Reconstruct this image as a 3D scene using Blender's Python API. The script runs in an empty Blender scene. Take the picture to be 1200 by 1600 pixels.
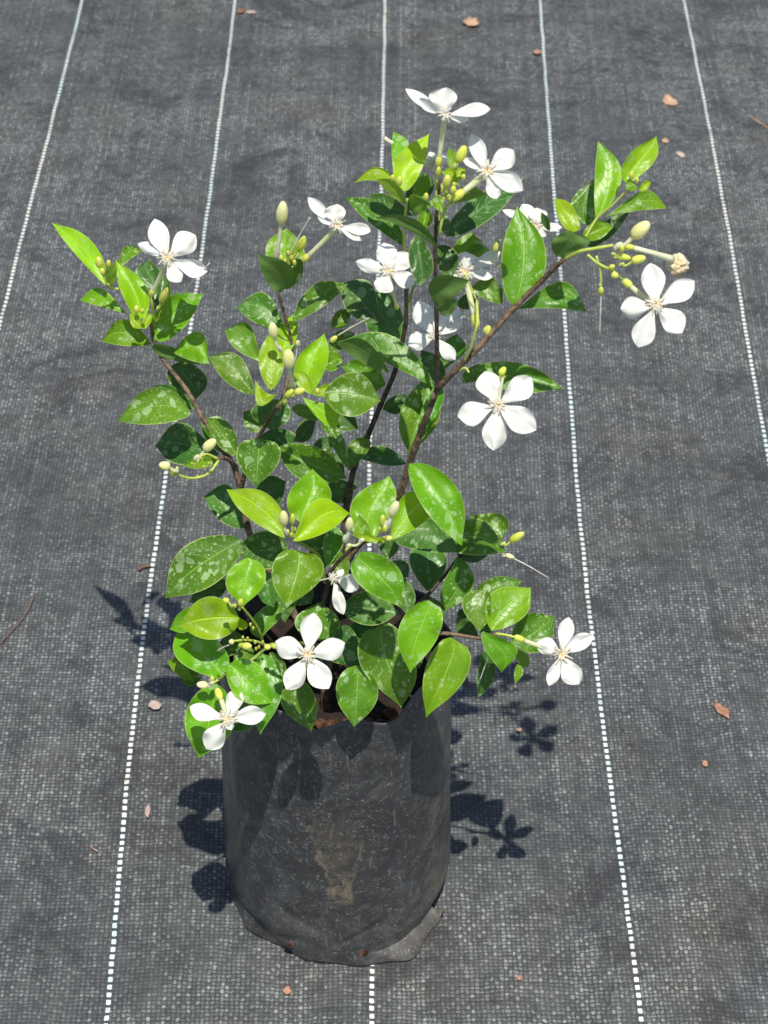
import bpy, math, random
from mathutils import Vector, noise
random.seed(7)
sc = bpy.context.scene
col = sc.collection

# ------------------------------------------------------------------ camera, world, sun, exposure
PITCH = math.radians(39.8)
FPX = 3422.0                      # focal length in pixels of a 1200x1600 picture
CAM = Vector((0.0, -1.154, 1.342))
cam_d = bpy.data.cameras.new('camera')
cam = bpy.data.objects.new('camera', cam_d)
col.objects.link(cam)
cam.location = CAM
cam.rotation_euler = (math.pi/2 - PITCH, 0, 0)
cam_d.sensor_fit = 'VERTICAL'
cam_d.sensor_height = 36.0
cam_d.lens = FPX/1600*36.0
cam_d.clip_start = 0.05
cam_d.clip_end = 100
cam_d.dof.use_dof = True
cam_d.dof.focus_distance = 1.56
cam_d.dof.aperture_fstop = 18
sc.camera = cam

SUN = Vector((0.065, -0.36, 1.0)).normalized()      # direction towards the sun
world = bpy.data.worlds.new('World')
sc.world = world
world.use_nodes = True
wn = world.node_tree
bg = wn.nodes['Background']
sky = wn.nodes.new('ShaderNodeTexSky')
sky.sky_type = 'NISHITA'
sky.sun_disc = False
sky.sun_elevation = math.asin(SUN.z)
sky.sun_rotation = math.atan2(SUN.x, SUN.y)
wn.links.new(sky.outputs[0], bg.inputs[0])
bg.inputs[1].default_value = 0.095
sl = bpy.data.lights.new('sun', 'SUN')
sl.energy = 4.6
sl.angle = math.radians(0.5)
sl.color = (1.0, 0.95, 0.86)
so = bpy.data.objects.new('sun', sl)
col.objects.link(so)
so.location = SUN*3
so.rotation_euler = SUN.to_track_quat('Z', 'Y').to_euler()
sc.view_settings.view_transform = 'Standard'
sc.view_settings.look = 'None'
sc.view_settings.gamma = 1
sc.view_settings.exposure = 0.40
sc.render.resolution_x = 768
sc.render.resolution_y = 1024

# ------------------------------------------------------------------ helpers
SP, CP = math.sin(PITCH), math.cos(PITCH)
TOCAM = Vector((0, -CP, SP))

def ray(px, py):
    x = (px-600)/FPX; y = (800-py)/FPX
    return Vector((x, CP + y*SP, -SP + y*CP))

def at(px, py, Y):                # a point of the plane at depth Y
    if py < 600:                  # the long right-hand shoot leans back a little
        k = min(1.0, max(0.0, (px-700)/160)); Y += .055*k*k*(3-2*k)
    if py < 720:                  # so does the upper left shoot
        k = min(1.0, max(0.0, (340-px)/110))*min(1.0, (720-py)/120); Y += .028*k*k*(3-2*k)
    if py > 880:                  # the lowest left leaves hang close to the bag
        k = min(1.0, max(0.0, (400-px)/90))*min(1.0, (py-880)/60); Y += .016*k*k*(3-2*k)
    d = ray(px, py)
    return CAM + d*((Y-CAM.y)/d.y)

def on_ground(px, py, z=0.0):
    d = ray(px, py)
    return CAM + d*((z-CAM.z)/d.z)

def on_plane(px, py, p0, n):
    d = ray(px, py)
    den = d.dot(n)
    return CAM + d*((p0-CAM).dot(n)/den)

def tag(o, label=None, cat=None, group=None, kind=None):
    if label: o['label'] = label
    if cat: o['category'] = cat
    if group: o['group'] = group
    if kind: o['kind'] = kind

def mesh_obj(name, verts, faces, mats, parent=None, uvs=None, smooth=True, fmat=None):
    me = bpy.data.meshes.new(name)
    me.from_pydata([tuple(v) for v in verts], [], faces)
    for m in (mats if isinstance(mats, (list, tuple)) else [mats]):
        me.materials.append(m)
    if uvs is not None:
        ul = me.uv_layers.new(name='UVMap')
        for lp in me.loops:
            ul.data[lp.index].uv = uvs[lp.vertex_index]
    for i, p in enumerate(me.polygons):
        p.use_smooth = smooth
        if fmat: p.material_index = fmat[i]
    me.update()
    o = bpy.data.objects.new(name, me)
    col.objects.link(o)
    if parent is not None:
        o.parent = parent
        o.matrix_parent_inverse = parent_inv(parent)
    return o

def parent_inv(p):
    from mathutils import Matrix
    loc = Vector((0, 0, 0)); q = p
    while q is not None:
        if q.type == 'EMPTY': loc = loc + q.location
        q = q.parent
    return Matrix.Translation(-loc)

def empty(name, loc, parent=None):
    o = bpy.data.objects.new(name, None)
    o.empty_display_size = 0.02
    col.objects.link(o)
    o.location = loc
    if parent is not None:
        o.parent = parent
        o.location = Vector(loc) - parent.location
    return o

class Geo:
    """collects vertices and faces of one mesh"""
    def __init__(s): s.v = []; s.f = []; s.m = []
    def tube(s, pts, rad, n=8, mi=0, cap=True):
        pts = [Vector(p) for p in pts]
        b = len(s.v)
        prev = None
        for i, p in enumerate(pts):
            t = (pts[min(i+1, len(pts)-1)] - pts[max(i-1, 0)]).normalized()
            a = prev if prev is not None else (Vector((0, 0, 1)) if abs(t.z) < .9 else Vector((1, 0, 0)))
            u = (a - t*a.dot(t)).normalized(); w = t.cross(u)
            prev = u
            r = rad[i] if isinstance(rad, (list, tuple)) else rad
            for k in range(n):
                an = 2*math.pi*k/n
                s.v.append(p + (u*math.cos(an) + w*math.sin(an))*r)
        for i in range(len(pts)-1):
            for k in range(n):
                s.f.append((b+i*n+k, b+i*n+(k+1) % n, b+(i+1)*n+(k+1) % n, b+(i+1)*n+k)); s.m.append(mi)
        if cap:
            s.f.append(tuple(b+k for k in range(n))[::-1]); s.m.append(mi)
            e = b+(len(pts)-1)*n
            s.f.append(tuple(e+k for k in range(n))); s.m.append(mi)
    def blob(s, p0, p1, w, mi=0, n=14, k=12, skew=0.0):
        """egg between p0 and p1 with full width w"""
        p0 = Vector(p0); p1 = Vector(p1)
        pts = []; rad = []
        for i in range(k+1):
            t = i/k
            a = math.pi*t
            pts.append(p0 + (p1-p0)*(0.5-0.5*math.cos(a)))
            rad.append(max(1e-5, w*0.5*math.sin(a)**(0.85)*(1+skew*math.cos(a))))
        s.tube(pts, rad, n, mi, cap=False)
    def build(s, name, mats, parent=None, smooth=True):
        return mesh_obj(name, s.v, s.f, mats, parent, smooth=smooth, fmat=s.m)

def spline(P, n=8):
    P = [Vector(p) for p in P]
    if len(P) < 3:
        return [P[0].lerp(P[-1], i/n) for i in range(n+1)]
    out = []
    Q = [P[0]*2-P[1]] + P + [P[-1]*2-P[-2]]
    for i in range(1, len(Q)-2):
        a, b, c, d = Q[i-1], Q[i], Q[i+1], Q[i+2]
        for k in range(n):
            t = k/n
            out.append(0.5*((2*b) + (c-a)*t + (2*a-5*b+4*c-d)*t*t + (3*b-a-3*c+d)*t**3))
    out.append(P[-1])
    return out

# ------------------------------------------------------------------ materials
class NT:
    def __init__(s, name):
        s.m = bpy.data.materials.new(name); s.m.use_nodes = True
        s.t = s.m.node_tree; s.t.nodes.clear()
        s.out = s.t.nodes.new('ShaderNodeOutputMaterial')
    def n(s, typ, **kw):
        nd = s.t.nodes.new(typ)
        for k, v in kw.items(): setattr(nd, k, v)
        return nd
    def l(s, a, b): s.t.links.new(a, b)
    def put(s, sock, v):
        if hasattr(v, 'is_output') or hasattr(v, 'links'): s.l(v, sock)
        else: sock.default_value = v
    def math(s, op, a, b=None, c=None, clamp=False):
        nd = s.n('ShaderNodeMath', operation=op); nd.use_clamp = clamp
        s.put(nd.inputs[0], a)
        if b is not None: s.put(nd.inputs[1], b)
        if c is not None: s.put(nd.inputs[2], c)
        return nd.outputs[0]
    def mix(s, f, a, b):
        nd = s.n('ShaderNodeMix', data_type='RGBA')
        s.put(nd.inputs[0], f)
        s.put(nd.inputs[6], a if not isinstance(a, tuple) else a+(1,)*(4-len(a)))
        s.put(nd.inputs[7], b if not isinstance(b, tuple) else b+(1,)*(4-len(b)))
        return nd.outputs[2]
    def ramp(s, v, lo, hi, a=0.0, b=1.0):
        nd = s.n('ShaderNodeMapRange'); nd.interpolation_type = 'SMOOTHSTEP'
        s.put(nd.inputs[0], v)
        nd.inputs[1].default_value = lo; nd.inputs[2].default_value = hi
        nd.inputs[3].default_value = a; nd.inputs[4].default_value = b
        return nd.outputs[0]
    def noise(s, vec, scale, detail=3, rough=.55, dist=0.0):
        nd = s.n('ShaderNodeTexNoise')
        if vec is not None: s.l(vec, nd.inputs['Vector'])
        nd.inputs['Scale'].default_value = scale; nd.inputs['Detail'].default_value = detail
        nd.inputs['Roughness'].default_value = rough; nd.inputs['Distortion'].default_value = dist
        return nd
    def bump(s, h, strength, dist):
        nd = s.n('ShaderNodeBump')
        s.l(h, nd.inputs['Height'])
        nd.inputs['Strength'].default_value = strength; nd.inputs['Distance'].default_value = dist
        return nd.outputs[0]
    def principled(s, base, rough, spec=0.5, normal=None):
        p = s.n('ShaderNodeBsdfPrincipled')
        s.put(p.inputs['Base Color'], base if not isinstance(base, tuple) else base+(1,)*(4-len(base)))
        s.put(p.inputs['Roughness'], rough)
        p.inputs['Specular IOR Level'].default_value = spec
        if normal is not None: s.l(normal, p.inputs['Normal'])
        return p

def leaf_mat(name, c_top, c_alt, c_trans, spots, rough=.36, trans=.3):
    T = NT(name)
    tc = T.n('ShaderNodeTexCoord')
    oi = T.n('ShaderNodeObjectInfo')
    sp = T.n('ShaderNodeSeparateXYZ'); T.l(tc.outputs['UV'], sp.inputs[0])
    u = T.math('ABSOLUTE', T.math('MULTIPLY_ADD', sp.outputs[0], 2.0, -1.0))
    v = sp.outputs[1]
    obj = tc.outputs['Object']
    nz = T.noise(obj, 38, 4, .6)
    # veins: midrib and curved side veins
    warp = T.math('MULTIPLY_ADD', nz.outputs[0], .10, -.05)
    mid = T.ramp(u, .018, .06, 1, 0)
    k = T.math('MULTIPLY_ADD', T.math('POWER', u, 1.35), -1.9, T.math('MULTIPLY', v, 9.0))
    k = T.math('ADD', k, T.math('MULTIPLY', warp, 6))
    fr = T.math('ABSOLUTE', T.math('SUBTRACT', T.math('FRACT', k), .5))
    side = T.math('MULTIPLY', T.ramp(fr, .0, .075, 1, 0), T.ramp(u, .6, .95, 1, 0))
    edge = T.ramp(u, .93, .99)
    c = T.mix(T.ramp(nz.outputs[0], .3, .72), c_top, c_alt)
    hs = T.n('ShaderNodeHueSaturation')
    T.l(c, hs.inputs['Color'])
    T.l(T.math('MULTIPLY_ADD', oi.outputs['Random'], .035, .483), hs.inputs['Hue'])
    T.l(T.math('MULTIPLY_ADD', T.math('FRACT', T.math('MULTIPLY', oi.outputs['Random'], 7.3)), .5, .75), hs.inputs['Value'])
    c = hs.outputs[0]
    lightc = tuple(min(1, x*1.7+.05) for x in c_alt)
    c = T.mix(T.math('MULTIPLY', side, .10), c, lightc)
    c = T.mix(T.math('MULTIPLY', mid, .55), c, lightc)
    c = T.mix(T.math('MULTIPLY', edge, .6), c, (0.42, 0.52, 0.16))
    # dried water marks with brighter rims; sky glare painted into their pale film
    wv = T.n('ShaderNodeVectorMath', operation='MULTIPLY_ADD')
    n2 = T.noise(obj, 160, 2, .5)
    T.l(n2.outputs['Color'], wv.inputs[0]); wv.inputs[1].default_value = (.006,)*3; T.l(obj, wv.inputs[2])
    def film(scale, lo, hi):
        vo = T.n('ShaderNodeTexVoronoi'); T.l(wv.outputs[0], vo.inputs['Vector']); vo.inputs['Scale'].default_value = scale
        vo.inputs['Randomness'].default_value = 1
        sel = T.n('ShaderNodeSeparateXYZ'); T.l(vo.outputs['Color'], sel.inputs[0])
        r = T.math('MULTIPLY_ADD', sel.outputs[0], .42, .0)           # a radius per cell
        dd = T.math('SUBTRACT', vo.outputs['Distance'], r)
        fill = T.ramp(dd, -.03, .015, 1, 0)
        rim = T.ramp(T.math('ABSOLUTE', dd), .0, .05, 1, 0)
        on = T.ramp(sel.outputs[1], lo, hi)
        return T.math('MULTIPLY', T.math('ADD', T.math('MULTIPLY', fill, .50), T.math('MULTIPLY', rim, .34)), on)
    f1 = film(105, .22, .4); f2 = film(230, .12, .3); f3 = film(560, .45, .6)
    patch = T.ramp(T.noise(obj, 30, 3, .6).outputs[0], .34, .56)
    amt = T.math('MULTIPLY', T.math('MAXIMUM', T.math('MAXIMUM', f1, f2), T.math('MULTIPLY', f3, .7)), patch)
    amt = T.math('MULTIPLY', amt, spots, clamp=True)
    c = T.mix(amt, c, (0.37, 0.50, 0.26))
    # underside: paler, greyer and matt
    geo = T.n('ShaderNodeNewGeometry')
    under = T.mix(.5, tuple(x*.9+.02 for x in c_alt), (0.085, 0.13, 0.05))
    under = T.mix(T.math('MULTIPLY', mid, .5), under, (0.2, 0.28, 0.1))
    under = T.mix(T.math('MULTIPLY', side, .3), under, (0.14, 0.2, 0.08))
    c = T.mix(geo.outputs['Backfacing'], c, under)
    h = T.math('ADD', T.math('MULTIPLY', side, -.3), T.math('MULTIPLY', mid, -1.0))
    h = T.math('ADD', h, T.math('MULTIPLY', nz.outputs[0], 1.6))
    h = T.math('ADD', h, T.math('MULTIPLY', T.noise(obj, 420, 2, .5).outputs[0], .25))
    bp = T.bump(h, .55, .0009)
    ro = T.math('MULTIPLY_ADD', amt, .22, T.math('MULTIPLY_ADD', geo.outputs['Backfacing'], .3, rough))
    ro = T.math('ADD', ro, T.math('MULTIPLY_ADD', n2.outputs[0], .2, -.1))
    p = T.principled(c, ro, .42, bp)
    tr = T.n('ShaderNodeBsdfTranslucent')
    tcx = T.mix(T.math('MULTIPLY', side, .3), c_trans, tuple(min(1, x*1.3) for x in c_trans))
    T.l(tcx, tr.inputs[0]); T.l(bp, tr.inputs['Normal'])
    mx = T.n('ShaderNodeMixShader'); mx.inputs[0].default_value = trans
    T.l(p.outputs[0], mx.inputs[1]); T.l(tr.outputs[0], mx.inputs[2])
    T.l(mx.outputs[0], T.out.inputs[0])
    return T.m

M = {}
M['y'] = leaf_mat('young_leaf', (0.215, 0.40, 0.003), (0.315, 0.51, 0.005), (0.55, 0.82, 0.004), .55, .40, .36)
M['g'] = leaf_mat('green_leaf', (0.088, 0.245, 0.003), (0.15, 0.33, 0.005), (0.33, 0.62, 0.004), 1.15, .38, .28)
M['m'] = leaf_mat('mature_leaf', (0.056, 0.160, 0.007), (0.100, 0.230, 0.012), (0.18, 0.42, 0.005), 1.25, .38, .2)
M['d'] = leaf_mat('dark_leaf', (0.036, 0.112, 0.013), (0.060, 0.155, 0.020), (0.06, 0.17, 0.02), .75, .36, .14)

def petal_mat(name, base, amount):
    T = NT(name)
    tc = T.n('ShaderNodeTexCoord')
    sp = T.n('ShaderNodeSeparateXYZ'); T.l(tc.outputs['UV'], sp.inputs[0])
    mp = T.n('ShaderNodeMapping'); T.l(tc.outputs['UV'], mp.inputs[0]); mp.inputs['Scale'].default_value = (16, 1.4, 1)
    st = T.noise(mp.outputs[0], 1.6, 3, .6)
    c = T.mix(T.ramp(sp.outputs[1], .0, .16, 1, 0), base, (0.72, 0.74, 0.5))
    c = T.mix(T.ramp(st.outputs[0], .25, .65, .25, 0), c, tuple(x*.85 for x in base))
    bp = T.bump(st.outputs[0], .5, .0006)
    p = T.principled(c, .55, .3, bp)
    tr = T.n('ShaderNodeBsdfTranslucent'); tr.inputs[0].default_value = (0.85, 0.88, 0.85, 1)
    mx = T.n('ShaderNodeMixShader'); mx.inputs[0].default_value = amount
    T.l(p.outputs[0], mx.inputs[1]); T.l(tr.outputs[0], mx.inputs[2])
    T.l(mx.outputs[0], T.out.inputs[0])
    return T.m
M['petal'] = petal_mat('petal_white', (0.76, 0.755, 0.705), .30)

def simple(name, c1, c2, scale, rough, bs=.4, bd=.0006, trans=0.0, spec=.4):
    T = NT(name)
    tc = T.n('ShaderNodeTexCoord')
    nz = T.noise(tc.outputs['Object'], scale, 4, .6)
    c = T.mix(T.ramp(nz.outputs[0], .35, .65), c1, c2)
    p = T.principled(c, rough, spec, T.bump(nz.outputs[0], bs, bd))
    if trans:
        p.inputs['Subsurface Weight'].default_value = .8
        p.inputs['Subsurface Radius'].default_value = (1, .9, .45)
        p.inputs['Subsurface Scale'].default_value = .0035
        tr = T.n('ShaderNodeBsdfTranslucent'); T.l(c, tr.inputs[0])
        mx = T.n('ShaderNodeMixShader'); mx.inputs[0].default_value = trans
        T.l(p.outputs[0], mx.inputs[1]); T.l(tr.outputs[0], mx.inputs[2]); T.l(mx.outputs[0], T.out.inputs[0])
    else:
        T.l(p.outputs[0], T.out.inputs[0])
    return T.m
M['bark'] = simple('bark_brown', (0.050, 0.032, 0.018), (0.17, 0.115, 0.07), 260, .7, .5, .001)
M['darkbark'] = simple('bark_dark', (0.02, 0.014, 0.010), (0.08, 0.055, 0.038), 260, .65, .5, .001)
M['greenstem'] = simple('stem_green', (0.16, 0.22, 0.03), (0.24, 0.31, 0.05), 200, .5, .4, .0006, .1)
M['limestem'] = simple('stem_lime', (0.50, 0.60, 0.11), (0.62, 0.70, 0.2), 200, .5, .3, .0005, .35)
M['bud'] = simple('bud_cream', (0.84, 0.82, 0.38), (0.90, 0.88, 0.56), 90, .5, .5, .0012, .4)
M['budgreen'] = simple('bud_yellow_green', (0.68, 0.74, 0.11), (0.80, 0.82, 0.24), 120, .5, .4, .0008, .4)
M['tube'] = simple('tube_cream', (0.78, 0.80, 0.48), (0.84, 0.84, 0.66), 90, .5, .3, .0006, .45)
M['wilted'] = simple('petal_wilted', (0.80, 0.74, 0.56), (0.66, 0.50, 0.30), 110, .7, .8, .0012, .2)
M['filament'] = simple('filament_white', (0.86, 0.80, 0.62), (0.88, 0.84, 0.72), 200, .6, .2, .0003, .45)
M['anther'] = simple('anther_orange', (0.72, 0.50, 0.20), (0.80, 0.64, 0.36), 500, .6, .4, .0004)
M['soil'] = simple('soil_dark', (0.008, 0.005, 0.003), (0.026, 0.014, 0.008), 120, .95, 1.0, .006)
M['clod'] = simple('clod_red', (0.025, 0.011, 0.006), (0.12, 0.052, 0.03), 200, .95, 1.0, .003)
M['dryleaf'] = simple('dry_leaf_tan', (0.32, 0.19, 0.12), (0.45, 0.30, 0.20), 130, .8, .8, .001)
M['dryorange'] = simple('dry_leaf_orange', (0.24, 0.12, 0.07), (0.36, 0.20, 0.13), 160, .8, .8, .001)
M['drypale'] = simple('chip_pale', (0.32, 0.24, 0.20), (0.44, 0.35, 0.30), 160, .8, .8, .001)
M['drybrown'] = simple('twig_brown', (0.11, 0.055, 0.03), (0.2, 0.11, 0.07), 160, .85, .8, .001)

def bag_mat():
    T = NT('bag_black_plastic')
    tc = T.n('ShaderNodeTexCoord'); ob = tc.outputs['Object']
    sx = T.n('ShaderNodeSeparateXYZ'); T.l(ob, sx.inputs[0])
    base = (0.017, 0.018, 0.020)
    n1 = T.noise(ob, 9, 5, .65); n2 = T.noise(ob, 60, 4, .65); n3 = T.noise(ob, 420, 3, .6)
    dust = T.math('MULTIPLY', T.ramp(n1.outputs[0], .30, .70), T.ramp(n2.outputs[0], .32, .66))
    c = T.mix(T.math('MULTIPLY_ADD', dust, .62, .22), base, (0.088, 0.090, 0.092))
    # curled dried-water marks
    wv = T.n('ShaderNodeVectorMath', operation='MULTIPLY_ADD')
    nn = T.noise(ob, 130, 2, .5)
    T.l(nn.outputs['Color'], wv.inputs[0]); wv.inputs[1].default_value = (.012,)*3; T.l(ob, wv.inputs[2])
    vo = T.n('ShaderNodeTexVoronoi'); T.l(wv.outputs[0], vo.inputs['Vector']); vo.inputs['Scale'].default_value = 210
    ring = T.ramp(T.math('ABSOLUTE', T.math('SUBTRACT', vo.outputs['Distance'], .36)), 0, .055, 1, 0)
    ring = T.math('MULTIPLY', ring, T.ramp(n2.outputs[0], .34, .5))
    ring = T.math('MULTIPLY', ring, T.ramp(T.noise(ob, 300, 1, .5).outputs[0], .36, .50))
    c = T.mix(T.math('MULTIPLY', ring, .62), c, (0.30, 0.30, 0.30))
    # fine vertical scuffs
    mp = T.n('ShaderNodeMapping'); T.l(ob, mp.inputs[0]); mp.inputs['Scale'].default_value = (1, 1, .12)
    sc_ = T.noise(mp.outputs[0], 330, 2, .6)
    c = T.mix(T.ramp(sc_.outputs[0], .64, .72, 0, .30), c, (0.25, 0.24, 0.22))
    # tan mud stain running down the front, more mud low on the sides
    sxx = T.math('ABSOLUTE', T.math('ADD', T.math('ADD', sx.outputs[0], .034), T.math('MULTIPLY_ADD', n2.outputs[0], .024, -.013)))
    wz = T.ramp(sx.outputs[2], .085, .155, .0065, .019)
    dd = T.math('SUBTRACT', sxx, wz)
    line = T.ramp(T.math('ABSOLUTE', dd), .0, .0035, 1, 0)
    fil = T.ramp(dd, -.004, .001, 1, 0)
    zf = T.math('MULTIPLY', T.ramp(sx.outputs[2], .066, .078), T.ramp(sx.outputs[2], .125, .185, 1, 0))
    core = T.ramp(sx.outputs[2], .085, .108, 1, .28)
    st = T.math('MULTIPLY', T.math('MAXIMUM', T.math('MULTIPLY', fil, core), T.math('MULTIPLY', line, .7)), zf)
    st = T.math('MULTIPLY', st, T.ramp(T.noise(ob, 90, 5, .7).outputs[0], .34, .6))
    frontm = T.ramp(sx.outputs[1], -.03, -.06, 0, 1)
    st = T.math('MULTIPLY', st, frontm)
    c = T.mix(T.math('MULTIPLY', st, .62), c, (0.30, 0.235, 0.15))
    low = T.math('MULTIPLY', T.ramp(sx.outputs[2], .0, .07, 1, 0), T.ramp(T.noise(ob, 28, 5, .7).outputs[0], .36, .66))
    c = T.mix(T.math('MULTIPLY', low, .30), c, (0.20, 0.165, 0.12))
    rgt = T.math('MULTIPLY', T.ramp(sx.outputs[0], .015, .045), T.ramp(T.noise(ob, 40, 5, .7).outputs[0], .45, .65))
    c = T.mix(T.math('MULTIPLY', rgt, .4), c, (0.22, 0.17, 0.11))
    cw = T.n('ShaderNodeMapping'); T.l(ob, cw.inputs[0]); cw.inputs['Scale'].default_value = (1, 1, .4); cw.inputs['Rotation'].default_value = (.5, .3, .6)
    cr = T.noise(cw.outputs[0], 11, 2, .45, .5)
    ridge = T.ramp(T.math('ABSOLUTE', T.math('SUBTRACT', cr.outputs[0], .5)), 0, .055, 1, 0)
    h = T.math('ADD', T.math('MULTIPLY', n1.outputs[0], 2.2), T.math('MULTIPLY', ridge, .38))
    h = T.math('ADD', h, T.math('MULTIPLY', n2.outputs[0], .3), T.math('MULTIPLY', n3.outputs[0], .18))
    h = T.math('ADD', h, T.math('MULTIPLY', ring, .15))
    bp = T.bump(h, .5, .0022)
    ro = T.math('MULTIPLY_ADD', dust, .22, .27)
    p = T.principled(c, ro, .5, bp)
    T.l(p.outputs[0], T.out.inputs[0])
    return T.m
M['bag'] = bag_mat()

NCOL = 54                           # warp tapes between two white lines
ROW = 0.00366
def ground_mat():
    T = NT('woven_ground_cover')
    tc = T.n('ShaderNodeTexCoord')
    sp = T.n('ShaderNodeSeparateXYZ'); T.l(tc.outputs['UV'], sp.inputs[0])
    ob = tc.outputs['Object']
    wob = T.noise(ob, 22, 2, .5)
    uc0 = T.math('MULTIPLY', sp.outputs[0], float(NCOL))
    jit = T.noise(ob, 190, 2, .6)
    uc = T.math('ADD', uc0, T.math('MULTIPLY_ADD', wob.outputs[0], .9, -.45))
    uc = T.math('ADD', uc, T.math('MULTIPLY_ADD', jit.outputs[0], .9, -.45))
    vc = T.math('ADD', sp.outputs[1], T.math('MULTIPLY_ADD', T.noise(ob, 9, 2, .5).outputs[0], 5, -2.5))
    js = T.n('ShaderNodeSeparateXYZ'); T.l(jit.outputs['Color'], js.inputs[0])
    vcs = vc
    vc = T.math('ADD', vc, T.math('MULTIPLY_ADD', js.outputs[1], .9, -.45))
    fu = T.math('FRACT', uc); fv = T.math('FRACT', vc)
    iu = T.math('FLOOR', uc); iv = T.math('FLOOR', vc)
    par = T.math('MODULO', T.math('ABSOLUTE', T.math('ADD', iu, iv)), 2.0)
    cu = T.math('ABSOLUTE', T.math('MULTIPLY_ADD', fu, 2.0, -1.0))
    cv = T.math('ABSOLUTE', T.math('MULTIPLY_ADD', fv, 2.0, -1.0))
    # warp tape on top: narrow across u, long along v; weft on top: the other way round
    warp = T.math('MULTIPLY', T.ramp(cu, .15, 1.0, 1, .05), T.ramp(cv, .50, 1.0, 1, .25))
    weft = T.math('MULTIPLY', T.ramp(cv, .10, .95, 1, .0), T.ramp(cu, .55, 1.0, 1, .25))
    hh = T.n('ShaderNodeMix'); T.put(hh.inputs[0], par); T.put(hh.inputs[2], warp); T.put(hh.inputs[3], weft)
    spot = hh.outputs[0]
    wnz = T.n('ShaderNodeTexWhiteNoise', noise_dimensions='2D')
    cb = T.n('ShaderNodeCombineXYZ'); T.l(iu, cb.inputs[0]); T.l(iv, cb.inputs[1]); T.l(cb.outputs[0], wnz.inputs[0])
    wcol = T.n('ShaderNodeTexWhiteNoise', noise_dimensions='1D'); T.l(iu, wcol.inputs['W'])
    wrow = T.n('ShaderNodeTexWhiteNoise', noise_dimensions='1D'); T.l(iv, wrow.inputs['W'])
    big = T.noise(ob, 3.2, 6, .66)
    midn = T.noise(ob, 17, 5, .66)
    fine = T.noise(ob, 120, 3, .7)
    tone = T.math('MULTIPLY_ADD', T.math('POWER', wnz.outputs[0], 1.6), .85, .30)
    tone = T.math('MULTIPLY', tone, T.math('MULTIPLY_ADD', wcol.outputs[0], .6, .62))
    tone = T.math('MULTIPLY', tone, T.math('MULTIPLY_ADD', wrow.outputs[0], .35, .8))
    tone = T.math('MULTIPLY', tone, T.math('SUBTRACT', 1.0, T.math('MULTIPLY', par, .30)))
    amt = T.math('MULTIPLY', spot, tone)
    amt = T.math('MULTIPLY', amt, T.ramp(fine.outputs[0], .25, .6, .55, 1.15))
    dirt = T.math('MULTIPLY', T.ramp(big.outputs[0], .36, .60, .52, 1.08), T.ramp(midn.outputs[0], .33, .55, .40, 1.0))
    amt = T.math('MULTIPLY', amt, dirt, clamp=True)
    warm = T.ramp(T.noise(ob, 5.5, 5, .7).outputs[0], .46, .74, 0, .8)
    hi = T.mix(warm, (0.315, 0.340, 0.338), (0.32, 0.31, 0.275))
    lo = T.mix(warm, (0.024, 0.0268, 0.0280), (0.030, 0.028, 0.024))
    c = T.mix(T.math('MULTIPLY', amt, .74), lo, hi)  # light spots paint the tapes' gloss into the colour, together with dust
    # a film of grey dust over everything, mud specks
    film = T.ramp(T.noise(ob, 30, 6, .7).outputs[0], .35, .8, .03, .30)
    c = T.mix(film, c, (0.145, 0.150, 0.148))
    smudge = T.math('MULTIPLY', T.ramp(T.noise(ob, 9, 8, .8, .7).outputs[0], .50, .63), .72)
    c = T.mix(smudge, c, (0.022, 0.022, 0.024))
    spk = T.math('MULTIPLY', T.ramp(T.noise(ob, 260, 2, .6).outputs[0], .70, .78), T.ramp(T.noise(ob, 7, 3, .6).outputs[0], .45, .65))
    c = T.mix(T.math('MULTIPLY', spk, .7), c, (0.36, 0.25, 0.18))
    # white marker tapes: one warp tape that dives under every other weft
    wv_ = T.math('MULTIPLY_ADD', T.noise(ob, 14, 3, .6).outputs[0], .9, -.45)
    k = T.math('FRACT', T.math('ADD', T.math('DIVIDE', T.math('ADD', uc0, wv_), float(NCOL)), .5))
    su = T.math('MULTIPLY', T.math('ABSOLUTE', T.math('SUBTRACT', k, .5)), float(NCOL))
    fv2 = T.math('FRACT', T.math('MULTIPLY', T.math('MULTIPLY_ADD', js.outputs[2], .35, vcs), .5))
    sv = T.math('ABSOLUTE', T.math('SUBTRACT', fv2, .5))
    su4 = T.math('POWER', T.math('DIVIDE', su, .51), 4.0)
    sv4 = T.math('POWER', T.math('DIVIDE', sv, .33), 4.0)
    dash = T.ramp(T.math('ADD', su4, sv4), .7, 1.25, 1, 0)
    sdirt = T.math('MULTIPLY', T.ramp(midn.outputs[0], .30, .5, .62, 1.0), T.ramp(fine.outputs[0], .3, .5, .7, 1.0))
    sbl = T.ramp(big.outputs[0], .42, .6)
    wc = T.mix(sbl, (0.46, 0.54, 0.56), (0.60, 0.585, 0.53))
    lineband = T.ramp(su, .62, .85, 1, 0)
    c = T.mix(T.math('MULTIPLY', lineband, .7), c, (0.035, 0.042, 0.048))
    c = T.mix(T.math('MULTIPLY', dash, sdirt), c, wc)
    h = T.math('ADD', T.math('MULTIPLY', spot, .5), T.math('MULTIPLY', dash, .5))
    bp = T.bump(h, .6, .0009)
    big2 = T.bump(T.noise(ob, 12, 3, .5).outputs[0], .35, .006)
    nb = T.n('ShaderNodeBump'); T.l(h, nb.inputs['Height']); nb.inputs['Strength'].default_value = .6; nb.inputs['Distance'].default_value = .0009
    T.l(big2, nb.inputs['Normal'])
    p = T.principled(c, .62, .35, nb.outputs[0])
    T.l(p.outputs[0], T.out.inputs[0])
    return T.m
M['ground'] = ground_mat()

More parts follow.
